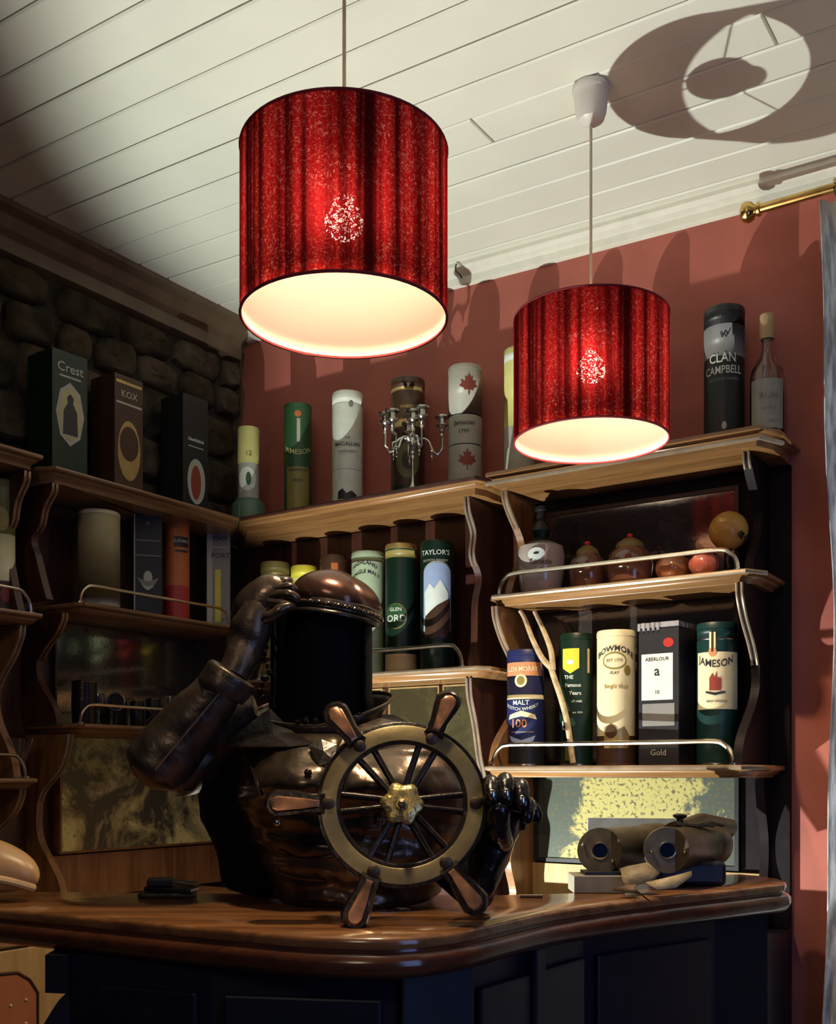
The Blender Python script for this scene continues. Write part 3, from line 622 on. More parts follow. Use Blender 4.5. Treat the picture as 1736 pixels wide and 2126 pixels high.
for ang, R_ in ((radians(8), .080), (radians(188), .074), (radians(-70), .070), (radians(100), .070), (radians(215), .066)):
    ca, sa = cos(ang), sin(ang)
    pth = catmull([(0, .128), (.022, .146), (.042, .140), (.056, .112), (.070, .106), (R_, .122), (R_, .152)], 5)
    mb = MB(); mb.tube([(ca*a*R_/.08 if a < R_ else ca*R_, sa*a*R_/.08 if a < R_ else sa*R_, b) for a, b in pth], .0034, n=8)
    mb.ball((ca*.052, sa*.052, .112), .006, 10); mb.ball((ca*.052, sa*.052, .096), (.003, .003, .010), 8)
    arm = mb.build('arm', M_silver, t); cup(ca*R_, sa*R_, .180, arm)
# right unit, top shelf
t, r, H = tin('whisky_tin', 'pale yellow tin half hidden behind the left side of the farther lampshade', 'tin', 'r', 1047, 1112, 716, TOPZ, .08, LYEL, ((0, .42, BEIGE), (.94, 1, WHITE)), LYEL, GREY)
put_rect(t, 'label', r*.9, .05, r*.9, H*.55, r, DGREEN)
for px0, px1, nm, mt in ((1167, 1229, 'dark tin hidden behind the middle of the farther lampshade', BRN), (1292, 1352, 'green tin hidden behind the right side of the farther lampshade', DGREEN)):
    t, r, H = tin('hidden_tin', nm, 'tin', 'r', px0, px1, 0, TOPZ, .08, mt, (), mt, BLACK, h=.33)
t, r, H = tin('whisky_tin', 'black and silver whisky tin on the top shelf, right of the farther lamp', 'tin', 'r', 1463, 1545, 628, TOPZ, .08, BLACK, ((.66, .90, GREY),), CHAR, BLACK)
put_text(t, 'CLAN', .030, -.004, H*.61, r, WHITE, wide=.8); put_text(t, 'CAMPBELL', .026, -.003, H*.525, r, WHITE, wide=.72); put_text(t, 'SCOTCH WHISKY', .009, 0, H*.46, r, GREY); put_text(t, 'W', .018, 0, H*.77, r, CHAR); put_shape(t, 'crest', ell(.006, .010, 6), 0, H*.13, r, BEIGE)
pos, Y, r, rz = place('r', 1556, 1630, .07, TOPZ); r *= .93
t = thing('liquor_bottle', 'clear round-shouldered bottle with cork and pale label, at the right end of the top shelf', 'bottle', pos, rz); H = zat(654, Y) - TOPZ; k = H/.30
mb = MB(); mb.lathe([(r*.9, 0), (r, .006), (r, .150*k), (r*.93, .168*k), (r*.6, .190*k), (.016, .205*k), (.0125, .215*k), (.0125, .250*k), (.0155, .253*k), (.0155, .262*k), (.0125, .264*k), (.009, .264*k), (.009, .215*k), (r*.5, .186*k), (r*.88, .165*k), (r*.94, .150*k), (r*.93, .012), (.002, .012)], n=32, cap=False); mb.build('glass_body', M_clear, t)
mb = MB(); mb.lathe([(r*.925, .014), (r*.925, .11), (.002, .11)], n=24); mb.build('liquor', glass('pale_spirit', (.7, .68, .5), 0), t)
mb = MB(); mb.lathe([(.0165, .242*k), (.0165, .296*k), (.015, .30*k)], n=20); mb.build('cork', CORKM, t)
put_rect(t, 'label', r*2.1, .115*k, 0, .082*k, r, C('dusty_label', (.34, .33, .27)), .0012); put_text(t, 'RUM', .02, .004, .10*k, r, GREY, .002); put_text(t, 'RESERVE', .009, .004, .07*k, r, GREY, .002); put_text(t, '1862', .010, .012, .04*k, r, GREY, .002)
# red wall left unit, middle shelf (row behind the bust's cap)
RW = LMID
t, r, H = tin('whisky_tin', 'olive gold tin on the middle shelf, leftmost of the row behind the cap', 'tin', 'r', 541, 601, 1164, RW, .08, OLIVE, ((.93, .95, GOLD),), OLIVE, BRN); put_text(t, 'MALT', .016, 0, H*.86, r, BRN)
t, r, H = tin('whisky_tin', 'bright yellow tin on the middle shelf, just behind the cap', 'tin', 'r', 604, 658, 1172, RW, .08, YEL, ((.9, .93, LYEL),), YEL, BRN); put_text(t, 'CARDHU', .014, 0, H*.80, r, BRN)
t, r, H = tin('whisky_tin', 'red tin on the middle shelf, peeping above the cap', 'tin', 'r', 664, 720, 1150, RW, .08, RED, ((.90, 1, BRN),), BRN, BRN); put_rect(t, 'label', r*.5, .05, .004, H*.86, r, ORG); put_text(t, 'RARE', .012, 0, H*.80, r, BEIGE)
t, r, H = tin('whisky_tin', 'tall pale green tin on the middle shelf, right of the cap', 'tin', 'r', 730, 798, 1142, RW, .08, PGREEN, ((.955, .965, GREY),), PGREEN, GREY)
put_text(t, 'HIGHLAND', .015, -.012, H*.90, r, CHAR, arch=10); put_text(t, 'SINGLE MALT', .014, -.008, H*.83, r, CHAR, arch=10)
t, r, H = tin('whisky_tin', 'black-green tin with gold lid and round emblem, right of the pale green tin', 'tin', 'r', 800, 866, 1126, RW, .08, DGREEN, ((0, .15, TAN), (.86, .93, DGREEN), (.93, .99, OLIVE)), GOLD, BRN)
put_shape(t, 'emblem_ring', ell(.033, .036), -.016, H*.44, r, GOLD); put_shape(t, 'emblem', ell(.031, .034), -.016, H*.44, r, GREEN, .0013); put_text(t, 'GLEN', .014, -.016, H*.49, r, WHITE, .002); put_text(t, 'ORD', .027, -.014, H*.42, r, WHITE, .002)
t, r, H = tin('whisky_tin', 'dark green tin with arched mountain picture, rightmost on the middle shelf', 'tin', 'r', 873, 943, 1119, RW, .08, DGREEN, (), DGREEN, BRN)
ar = [(.040*cos(pi*i/12), .03*sin(pi*i/12)+.075) for i in range(13)] + [(-.040, -.075), (-.02, -.095), (.02, -.095), (.040, -.075)]
put_shape(t, 'picture_border', [(x*1.05, z*1.04) for x, z in ar], 0, H*.53, r, BEIGE); put_shape(t, 'picture', ar, 0, H*.53, r, SKY, .0012)
put_shape(t, 'mountain', [(-.034, -.03), (-.036, .035), (-.02, .06), (-.008, .045), (.008, .07), (.03, .035), (.034, -.03), (0, -.04)], 0, H*.50, r, SNOW, .0018); put_shape(t, 'crag', [(-.036, -.085), (-.034, -.03), (-.01, -.045), (.012, -.005), (.036, .02), (.038, -.07), (.02, -.09)], 0, H*.50, r, BRN, .0024)
put_text(t, "TAYLOR'S", .019, -.006, H*.90, r, WHITE); put_text(t, 'SCOTCH WHISKY', .009, -.006, H*.84, r, BEIGE)
# right unit, bottom shelf
z = RBOT
t, r, H = tin('whisky_tin', 'blue whisky tin with orange and cream bands, leftmost on the lowest right shelf', 'tin', 'r', 1053, 1130, 1347, z, .13, BLUE, ((0, .17, BLACK), (.60, .64, CREAM)), BLUE, M_steel, radians(-8))
put_text(t, '100', .030, -.012, H*.36, r, PINK); put_text(t, 'MALT', .017, -.006, H*.54, r, WHITE); put_text(t, 'SCOTCH WHISKY', .0115, -.006, H*.485, r, WHITE, arch=-6)
put_rect(t, 'band', r*2.3, .034, 0, H*.83, r, PINK, .0008); put_text(t, 'GLEN MORAY', .018, -.006, H*.83, r, CREAM, .0016, wide=.8); put_shape(t, 'medallion', ell(.016, .017), -.006, H*.73, r, CREAM); put_shape(t, 'medallion', ell(.010, .011), -.006, H*.73, r, OLIVE, .0012)
put_shape(t, 'swag', [(-.04, -.008), (-.035, .004), (0, .014), (.035, .004), (.04, -.008), (0, .003)], -.004, H*.425, r, CREAM); put_shape(t, 'swag', [(-.036, .012), (-.03, -.002), (0, -.012), (.03, -.002), (.036, .012), (0, 0)], -.004, H*.22, r, SKY); put_rect(t, 'line', .06, .003, -.002, H*.29, r, GREY)
t, r, H = tin('whisky_tin', 'dark green tin with yellow shield label, behind the forked stick on the lowest right shelf', 'tin', 'r', 1162, 1230, 1313, z, .12, DGREEN, (), DGREEN, M_steel)
put_shape(t, 'shield', [(-.022, .03), (.022, .03), (.022, -.018), (0, -.032), (-.022, -.018)], -.014, H*.79, r, YEL); put_shape(t, 'emblem', ell(.009, .006), -.014, H*.78, r, WHITE, .0013)
for k, (tx, dx) in enumerate((('THE', -.018), ('Famous', -.008), ('Years', -.002), ('of malt', .002))): put_text(t, tx, .013 if k < 3 else .009, dx, H*(.665-.06*k), r, WHITE)
put_text(t, 'L', .030, -.032, H*.30, r, WHITE); put_text(t, 'est 1824', .007, .004, H*.40, r, WHITE); put_rect(t, 'label', .02, .04, -.018, H*.1, r, OLIVE); put_rect(t, 'label', .008, .06, .034, H*.79, r, TAN)
t, r, H = tin('whisky_tin', 'cream whisky tin with oval crest and brown engraved foot, middle of the lowest right shelf', 'tin', 'r', 1240, 1319, 1306, z, .13, CREAM, ((0, .22, BRN),), CREAM, BRN)
put_text(t, 'BOWMORE', .019, -.002, H*.86, r, CHAR, arch=8); put_shape(t, 'crest_ring', ell(.030, .021), -.004, H*.77, r, OLIVE); put_shape(t, 'crest', ell(.026, .017), -.004, H*.77, r, CREAM, .0012); put_text(t, 'EST 1779', .010, -.004, H*.77, r, OLIVE, .002)
put_text(t, 'Single Malt', .0135, 0, H*.58, r, GOLD); put_shape(t, 'seal', ell(.009, .012), .028, H*.70, r, OLIVE); put_text(t, 'ISLAY', .009, -.004, H*.68, r, CHAR)
put_shape(t, 'engraving', [(-.03, -.03), (.03, -.03), (.034, .0), (.02, .022), (.0, .012), (-.01, .03), (-.03, .02)], 0, H*.22, r, GOLD); put_shape(t, 'engraving', ell(.014, .016), -.012, H*.25, r, BRN, .0014)
t, W, D, H = bx('whisky_box', 'black cellophane wrapped box with white label and red seal, on the lowest right shelf', 'r', 1341, 1429, 1296, z, .125, CHAR, radians(-24), depth=.095)
put_rect(t, 'label', W*.78, H*.33, -W*.03, H*.63, None, WHITE, .001, -D/2); put_text(t, 'ABERLOUR', .012, -W*.03, H*.755, None, CHAR, .0016, y0=-D/2); put_text(t, 'a', .034, -W*.03, H*.67, None, CHAR, .0016, y0=-D/2); put_text(t, '10', .012, -W*.03, H*.52, None, CHAR, .0016, y0=-D/2)
put_shape(t, 'seal', ell(.013, .011), W*.25, H*.87, None, RED, .001, -D/2); put_rect(t, 'window', W*.8, H*.16, 0, H*.36, None, GREY, .001, -D/2); put_text(t, 'Gold', .02, 0, H*.09, None, BEIGE, .0014, y0=-D/2)
mb = MB(); mb.box(-W/2-.0012, W/2+.0012, -D/2-.003, D/2+.0012, H-.006, H+.006)
for k in range(5): mb.box(-W/2+.012*k, -W/2+.012*k+.006, -D/2-.006, -D/2, H-.012, H+.004+.002*(k % 2))
mb.build('wrapper_fold', mat('cellophane', (.25, .25, .27), .12, var=.3, bump=.8), t)
t, r, H = tin('whisky_tin', 'green tin with big cream label and ribbon seal, rightmost on the lowest right shelf', 'tin', 'r', 1448, 1530, 1290, z, .12, TEAL, ((.92, .935, M_steel),), TEAL, M_steel)
put_rect(t, 'label', r*2.5, H*.40, .004, H*.59, r, CREAM); put_text(t, 'JAMESON', .0235, -.003, H*.705, r, CHAR, arch=-7, wide=.85); put_rect(t, 'ribbon', .014, .045, -.010, H*.86, r, CREAM, .001); put_rect(t, 'ribbon_stripe', .005, .045, -.010, H*.86, r, BRN, .0016); put_shape(t, 'seal', ell(.009, .010), -.010, H*.79, r, PINK, .0016)
put_shape(t, 'still', [(-.013, -.016), (.013, -.016), (.013, .012), (.004, .014), (.003, .028), (-.001, .014), (-.006, .024), (-.013, .012)], -.004, H*.57, r, MAPLE, .0014); put_shape(t, 'scroll', [(-.022, 0), (0, -.006), (.022, 0), (.022, .004), (0, -.002), (-.022, .004)], -.004, H*.505, r, CHAR, .0014); put_text(t, 'IRISH WHISKEY', .007, 0, H*.445, r, CHAR, .0014)
# dark bottles half seen between the tins
def bottle(name, label, wall, px, w, pytop, z, a, m, capm, lab=None):
    pos, Y, r, rz = place(wall, px-w/2, px+w/2, a, z); H = zat(pytop, Y) - z; t = thing(name, label, 'bottle', pos, rz)
    mb = MB(); mb.lathe([(r*.92, 0), (r, .006), (r, H*.6), (r*.85, H*.68), (r*.4, H*.76), (r*.35, H*.93)], n=24); mb.build('glass_body', m, t)
    mb = MB(); mb.lathe([(r*.42, H*.86), (r*.42, H*.99), (r*.36, H)], n=18); mb.build('cap', capm, t)
    if lab: put_rect(t, 'label', r*1.8, H*.28, 0, H*.32, r, lab, .0012)
    return t
# forked stick
st = thing('forked_stick', 'bare forked stick leaning in front of the tins on the lowest right shelf', 'stick', red(1192, .19)[0] + Vector((0, 0, RBOT)))
def rp(px, py, a): p, Y = red(px, a); p.z = zat(py, Y); return p
main = [rp(1190, 1574, .19), rp(1178, 1500, .18), rp(1165, 1450, .175), rp(1150, 1405, .17), rp(1142, 1380, .168)]
main[0].z = RBOT + .006
b1 = [rp(1142, 1384, .168), rp(1125, 1365, .165), rp(1105, 1325, .16), rp(1090, 1285, .15), rp(1080, 1268, .148)]
b2 = [rp(1148, 1392, .168), rp(1144, 1350, .16), rp(1127, 1305, .15), rp(1110, 1270, .14)]
M_stick = mat('bare_bark', (.52, .40, .24), .7, var=.3, scale=60, bump=.6)
mb = MB(); mb.tube(catmull([tuple(p) for p in main], 5), [.0075]*21, n=10); mb.build('stem', M_stick, st, frame='world')
for bb in (b1, b2):
    c = catmull([tuple(p) for p in bb], 5); mb = MB(); mb.tube(c, [.008 - .003*i/len(c) for i in range(len(c))], n=10); mb.build('branch', M_stick, st, frame='world')
# right unit, middle shelf: jug, pots, orange globe
z = RMID
pos, Y, r, rz = place('r', 1074, 1173, .13, z)
t = thing('stoneware_flagon', 'cream stoneware flagon with green shoulder and stopper, left end of the upper right shelf', 'flagon', pos, rz); H = zat(1052, Y) - z; hb = zat(1128, Y) - z
mb = MB(); mb.lathe([(r*.72, 0), (r*.82, .006), (r*.97, hb*.45), (r, hb*.75), (r*.93, hb*.92), (r*.6, hb)], n=32); mb.build('body', C('stoneware', (.48, .42, .36), .2, coat=.8), t)
mb = MB(); mb.lathe([(r*.60, hb*.985), (r*.40, hb+.006), (r*.30, hb+.012), (r*.34, hb+.02), (r*.42, hb+.03), (r*.34, hb+.045), (.012, hb+.055)], n=24); mb.build('shoulder', DGREEN, t)
mb = MB(); mb.lathe([(.011, hb+.054), (.011, H-.012), (.015, H-.010), (.015, H-.002), (.010, H)], n=18); mb.build('stopper', BLACK, t)
put_shape(t, 'emblem', ell(.022, .016), -.012, hb*.72, r*.99, SNOW); put_shape(t, 'patch_mark', ell(.007, .0025), -.012, hb*.73, r, CHAR, .0014); put_text(t, 'Tomatin', .017, -.002, hb*.57, r, BRN, .002)  # the white oval is a highlight on the glaze, painted as a shape
def pot(px, w, pytop, label, berry=True, m=None, a=.12, lidc=OLIVE):
    pos, Y, r, rz = place('r', px-w/2, px+w/2, a, RMID); H = zat(pytop, Y) - RMID
    t = thing('lidded_pot', label, 'pot', pos, rz)
    mb = MB(); mb.lathe([(r*.6, 0), (r*.9, H*.12), (r, H*.4), (r*.9, H*.62), (r*.6, H*.75)], n=28); mb.build('body', m or C('brown_glaze', (.16, .07, .045), .15, coat=.8), t)
    mb = MB(); mb.lathe([(r*.62, H*.73), (r*.55, H*.84), (r*.25, H*.92), (.002, H*.94)], n=24); mb.build('lid', lidc, t)
    mb = MB(); mb.ball((0, 0, H*.97), (.008, .008, .007), 12); mb.build('berry', C('cherry', (.75, .05, .04), .15), t)
    return t
pot(1220, 78, 1126, 'brown glazed pot with red berry knob, next to the flagon on the upper right shelf')
pot(1308, 98, 1110, 'larger brown glazed pot with red berry knob, middle of the upper right shelf')
def fruit(px, w, label, m, z=RMID, leafs=3, a=.13, zc=None):
    pos, Y, r, rz = place('r', px-w/2, px+w/2, a, z); t = thing('ceramic_fruit', label, 'ornament', pos, rz); mb = MB()
    R = []
    for i in range(13):
        ph = -pi/2 + pi*i/12; R.append([(r*max(cos(ph), .02)*cos(q*pi/16)*(1+.03*cos(q*pi/16*8)), r*max(cos(ph), .02)*sin(q*pi/16)*(1+.03*cos(q*pi/16*8)), r*.86*(1+sin(ph))) for q in range(32)])
    mb.rings(R); mb.build('body', m, t); mb = MB(); mb.tube([(0, 0, r*1.66), (.003, -.002, r*1.85)], [.005, .003], n=8); mb.build('stalk', M_iron, t)
    for k in range(leafs):
        aa = -1.9 + k*.9; mb = MB(); c, s = cos(aa), sin(aa)
        mb.add([(c*.004, s*.004, r*1.74), (c*r*.5-s*.01, s*r*.5+c*.01, r*1.66), (c*r*.9, s*r*.9, r*1.42), (c*r*.5+s*.01, s*r*.5-c*.01, r*1.66)], [(0, 1, 2, 3)]); mb.build('leaf', M_iron, t, solid=.0015)
    return t
fruit(1398, 72, 'small orange-brown ceramic gourd behind the rail of the upper right shelf', C('terracotta_glaze', (.40, .16, .07), .2, coat=.6))
fruit(1462, 62, 'small reddish ceramic gourd under the big yellow globe', C('reddish_glaze', (.40, .10, .07), .2, coat=.6), a=.17)
pos, Y, r, rz = place('r', 1473, 1553, .12, RMID); t = thing('globe_ornament', 'big round yellow-orange globe on a dark foot, right end of the upper right shelf', 'ornament', pos, rz); zc = zat(1102, Y) - RMID
mb = MB(); mb.lathe([(r*.6, 0), (r*.65, .006), (r*.25, .02), (r*.2, zc-r*.95), (r*.5, zc-r*.8)], n=24); mb.build('foot', M_iron, t)
mb = MB(); mb.ball((0, 0, zc), (r, r, r), 32); mb.build('globe', C('yellow_orange_glaze', (.55, .30, .06), .35), t)
for k, aa in enumerate((-.9, -.35, .25, .9)):
    mb = MB(); zz_ = zc - r*(.20 + .12*(k % 2)); q = sqrt(max(0, 1-((zz_-zc)/r)**2))*r*1.02; ca, sa = cos(aa), sin(aa)
    mb.add([(q*ca, q*sa, zz_), (q*cos(aa-.22), q*sin(aa-.22), zz_-.006), (q*.97*ca, q*.97*sa, zz_-.020), (q*cos(aa+.22), q*sin(aa+.22), zz_-.006)], [(0, 1, 2, 3)]); mb.build('leaf', M_iron, t, solid=.002)

# ================================================================== LAMPS
def pendant(base, label, ceil_z, zb, zt):
    t = thing('pendant_lamp', label, 'lamp', base, YAW)
    zb = CAMZ + zb - base.z; zt = CAMZ + zt - base.z; R = .1555; n = 96
    def drum(rad, z0, z1, name, m, fold, th):
        mb = MB(); prof = []
        rr = [rad*(1 + fold*(sin(i*2*pi/n*31) + .6*sin(i*2*pi/n*47+1))) for i in range(n)]
        mb.rings([[(rr[i]*cos(2*pi*i/n), rr[i]*sin(2*pi*i/n), z0 + (z1-z0)*k/6) for i in range(n)] for k in range(7)], True, False)
        return mb.build(name, m, t, solid=0)
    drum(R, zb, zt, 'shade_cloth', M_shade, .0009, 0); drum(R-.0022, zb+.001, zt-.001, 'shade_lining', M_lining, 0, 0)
    mh = mat('shade_hem', (.22, .012, .018), .8)
    for zz in (zb, zt):
        mb = MB(); mb.tube([((R-.001)*cos(2*pi*i/64), (R-.001)*sin(2*pi*i/64), zz) for i in range(64)], .0024, n=6, closed=True); mb.build('hem', mh, t)
    mb = MB()                                           # spider: three wires from the ring to the lampholder
    for k in range(3):
        a = 2*pi*k/3 + .5; mb.tube([((R-.003)*cos(a), (R-.003)*sin(a), zt-.004), (.03*cos(a), .03*sin(a), zt-.030), (.021*cos(a), .021*sin(a), zt-.032)], .0016, n=6)
    mb.tube([(.021*cos(2*pi*i/20), .021*sin(2*pi*i/20), zt-.032) for i in range(20)], .002, n=6, closed=True); mb.build('spider', M_white, t)
    bz = zb + .151
    mb = MB(); mb.lathe([(.006, zt+.012), (.010, zt+.008), (.019, zt-.005), (.020, zt-.032), (.050, zt-.036), (.051, zt-.040), (.020, zt-.046), (.018, bz+.030), (.014, bz+.028)], n=24); mb.build('lampholder', M_silverdk, t)
    mb = MB(); mb.lathe([(.013, bz+.030), (.014, bz+.022), (.024, bz+.010), (.0295, bz-.006), (.028, bz-.018), (.018, bz-.028), (.002, bz-.031)], n=28); mb.build('bulb', M_bulb, t)
    top = ceil_z - base.z
    mb = MB(); mb.tube([(0, 0, zt+.008), (0, 0, top-.05)], .0028, n=8); mb.build('cord', M_cable, t)
    mb = MB(); mb.lathe([(.004, top-.078), (.014, top-.077), (.026, top-.070), (.031, top-.055), (.034, top-.028), (.0345, top-.018), (.037, top-.015), (.038, top-.006), (.036, top-.001)], n=36); mb.build('ceiling_rose', M_white, t)
    return t
def lb(p): return Vector((p.x, p.y, CAMZ + .669))
pendant(lb(L1), 'nearer red drum shade pendant lamp hanging above the bust', cz(L1.x), .684, .932)
pendant(lb(L2), 'farther red drum shade pendant lamp with white ceiling rose in view', cz(L2.x), .669, .916)
hk = ceil_pt(938, 535); t = thing('cup_hook', 'tiny dark hook screwed into the white cornice, right of the nearer lamp', 'hook', (hk.x, -.058, cz(hk.x)-.012))
mb = MB(); mb.tube(catmull([(0, 0, .004), (0, -.004, -.012), (.006, -.006, -.022), (.014, -.004, -.030), (.018, .0, -.040)], 4), .0022, n=6); mb.build('wire', M_iron, t)
# ================================================================== CURTAIN AND ROD
rod = thing('curtain_rod', 'brass curtain rod with ball finial, high on the red wall at the right', 'curtain rod', (1.68, -.085, CAMZ+1.292))
mb = MB(); mb.tube([(.02, 0, 0), (1.55, 0, 0)], .0105, n=16); mb.build('pole', M_brass, rod)
mb = MB(); R = []
for x, q in ((.028, .011), (.026, .016), (.020, .016), (.018, .011), (.014, .013), (.008, .021), (-.002, .024), (-.012, .021), (-.018, .012), (-.020, .002)): R.append([(x, q*cos(2*pi*i/20), q*sin(2*pi*i/20)) for i in range(20)])
mb.rings(R); mb.build('finial', M_brass, rod)
mb = MB(); mb.tube([(.32, .084, .0), (.32, .0, 0)], .006, n=10); mb.tube([(.32, .085, 0), (.32, .079, 0)], .02, n=16); mb.tube([(.314, 0, 0), (.326, 0, 0)], .0145, n=16); mb.build('bracket', M_brass, rod)
cu = thing('curtain', 'silver-grey curtain hanging at the right edge of the picture', 'curtain', (1.852, -.085, .05))
mb = MB(); R = []
nn = 90
for k in range(26):
    zz = (CAMZ + 1.272 - .05)*(1-k/25); row = []
    for i in range(nn+1):
        s = i/nn; amp = .022 + .010*k/25; row.append((s*.55 - .012*sin(zz*3.1)*(1-s) + .004*sin(zz*9), .0 + amp*sin(s*2*pi*6.5 + .4*sin(zz*2.3)) + .004*sin(zz*5+i*.3), zz))
    R.append(row)
mb.rings(R, False, False); mb.build('cloth', M_curt, cu, solid=.002)
mb = MB()
for k in range(6): 
    mb.tube([(.02+.1*k, .018*cos(2*pi*i/16), CAMZ+1.292-.05+.018*sin(2*pi*i/16)) for i in range(16)], .002, n=6, closed=True)
mb.build('rings', M_brass, cu)
# ================================================================== BAR COUNTER (camera-aligned frame)
CZ = CAMZ - .22
bar = thing('bar_counter', 'dark wooden bar counter with polished moulded top, rounded corner towards the viewer', 'bar', c2w(0, 1.8, 0), YAW)
def cpt(px, py): Y = .22*F/(py-YH); return ((px-CX)/F*Y, Y)
front = [cpt(*p) for p in ((-260, 1866), (-80, 1881), (0, 1887), (218, 1907), (498, 1932), (648, 1944), (770, 1948), (850, 1946), (900, 1941), (980, 1929), (1154, 1891), (1350, 1865), (1500, 1849), (1600, 1838))]
fr = catmull(front, 4); fr = [p for p in fr]
tip = [(.725, 2.145), (.745, 2.19), (.75, 2.25), (.735, 2.32)]
bck = [(.70, 2.36), (.52, 2.30), (.40, 2.10), (.28, 1.985), (.15, 1.955), (0, 1.965), (-.2, 1.975), (-.5, 1.99), (-.8, 2.02), (-1.03, 2.05)]
outl = fr + tip + bck
def inset2(o, q):
    n = len(o); out = []
    ar = sum(o[k-1][0]*o[k][1]-o[k][0]*o[k-1][1] for k in range(n)); sg = 1 if ar > 0 else -1
    for i in range(n):
        a, b, c = Vector(o[i-1]), Vector(o[i]), Vector(o[(i+1) % n]); e1 = (b-a).normalized(); e2 = (c-b).normalized()
        n1 = Vector((-e1.y, e1.x))*sg; n2 = Vector((-e2.y, e2.x))*sg; bis = n1+n2
        bis = bis/max(.4, bis.dot(n1)) if bis.length > 1e-6 else n1
        out.append((b.x+bis.x*q, b.y+bis.y*q))
    return out
mb = MB(); mb.rings([[(x, y, CZ+dz) for x, y in inset2(outl, q)] for q, dz in ((.002, -.016), (0, -.012), (0, -.004), (.004, 0))]); mb.build('countertop', M_count, bar, frame='cam', angle=50)
mb = MB(); mb.rings([[(x, y, CZ+dz) for x, y in inset2(outl, q)] for q, dz in ((.03, -.058), (.012, -.058), (.002, -.055), (-.006, -.048), (-.010, -.040), (-.009, -.030), (-.004, -.024), (-.001, -.022), (.003, -.020), (.003, -.0165))]); mb.build('edge_moulding', M_countedge, bar, frame='cam', angle=60)
body = [(-.540, 1.672), (-.30, 1.58), (-.03, 1.535), (.075, 1.60), (.29, 1.90), (.58, 2.12), (.70, 2.17), (.72, 2.30), (.60, 2.31), (.40, 2.08), (.0, 1.93), (-.56, 1.96)]
mb = MB(); mb.rings([[(x, y, zz) for x, y in body] for zz in (0.0, CZ-.058)]); mb.build('cabinet', M_navy, bar, frame='cam', smooth=False)
# fascia panels, posts and plinth so the front reads as joinery
def bar_panel(x0, y0, x1, y1, z0, z1, name='fascia_panel', th=.012, m=None):
    d = Vector((x1-x0, y1-y0)).normalized(); nrm = Vector((d.y, -d.x)); mb = MB()
    mb.add([(x+nrm.x*o, y+nrm.y*o, zz) for o in (0, th) for zz in (z0, z1) for x, y in ((x0, y0), (x1, y1))], [(0, 1, 3, 2), (4, 6, 7, 5), (0, 4, 5, 1), (2, 3, 7, 6), (0, 2, 6, 4), (1, 5, 7, 3)])
    return mb.build(name, m or M_navy, bar, frame='cam', smooth=False, bevel=.004)
M_navy2 = mat('dark_cabinet_panel', (.006, .007, .019), .45, var=.3)
bar_panel(-.28, 1.576, -.05, 1.539, .30, CZ-.10, m=M_navy2); bar_panel(-.48, 1.652, -.32, 1.588, .30, CZ-.10, m=M_navy2)
bar_panel(.085, 1.612, .17, 1.73, .30, CZ-.10, m=M_navy2); bar_panel(.19, 1.76, .28, 1.886, .30, CZ-.10, m=M_navy2); bar_panel(.31, 1.915, .56, 2.105, .30, CZ-.10, m=M_navy2)
bar_panel(-.03, 1.535, .075, 1.60, .05, CZ-.06, 'corner_post', .016); bar_panel(.17, 1.735, .19, 1.765, .05, CZ-.06, 'post', .022)
# projecting frieze and curved bracket at the left end of the cabinet
zf_ = zat(2062, 1.66); mb = MB(); mb.prism([(-.572, 1.662), (-.535, 1.655), (-.535, 1.93), (-.585, 1.94)], lambda a, b, d: Vector((a, b, d)), zf_, CZ-.059); mb.build('frieze_end', M_navy, bar, frame='cam', smooth=False)
cv = catmull([(-.540, zf_-.001), (-.552, zf_-.012), (-.570, zf_-.040), (-.588, zf_-.075), (-.592, zf_-.13), (-.575, zf_-.20), (-.545, zf_-.26)], 5)
mb = MB(); mb.prism([(-.535, zf_-.001)] + cv + [(-.535, zf_-.27)], lambda a, b, d: Vector((a, d, b)), 1.665, 1.72); mb.build('bracket', M_navy, bar, frame='cam')
ul = thing('uplight', 'small black uplight on a stand behind the bar counter', 'lamp', (UP.x, UP.y, 0))
hz = UP.z
mb = MB(); mb.lathe([(.035, 0), (.035, .006), (.008, .010), (.008, hz-.045), (.026, hz-.04), (.030, hz-.012), (.030, hz-.009), (.026, hz-.009), (.024, hz-.014)], n=24); mb.build('housing', M_iron, ul)
mb = MB(); mb.lathe([(.024, hz-.016), (.001, hz-.0145)], n=20, cap=False); mb.build('lens', M_lens, ul)
# ---- lit oak cupboard beyond the left end of the counter
ck = thing('oak_cupboard', 'pale oak cupboard with studded red panel, below the counter at the lower left', 'cupboard', (.30, -1.1, 0))
mb = MB(); mb.box(.05, .45, -1.75, -.25, 0, CAMZ-.365); mb.build('carcass', M_pale, ck, frame='world', smooth=False)
mb = MB(); mb.box(.047, .47, -1.76, -.22, CAMZ-.365, CAMZ-.34); mb.build('top', M_oaky, ck, frame='world', smooth=False, bevel=.004)
def lp(px, py, x):           # point on plane room-x = x
    o = (px-CX)/F; s = ((-.588 + .8316*x) - o*(3.5 - .5555*x))/(.5555 - .8316*o); Y = 3.5 - .5555*x - .8316*s
    return -s, zat(py, Y)
y2, zt_ = lp(66, 2010, .45); y1 = y2 - .36; ze, zb_ = lp(50, 2290, .45); zb_ = .36
dr = MB(); dr.box(.45, .466, y1-.06, y2+.045, zb_-.06, CAMZ-.37)
d = dr.build('door', M_pale, ck, frame='world', smooth=False, bevel=.003)
mb = MB(); arch = [(y1, zb_), (y2, zb_), (y2, zt_-.05), (y2-.02, zt_-.02), (y2-.05, zt_), ((y1+y2)/2, zt_+.01), (y1+.05, zt_), (y1+.02, zt_-.02), (y1, zt_-.05)]
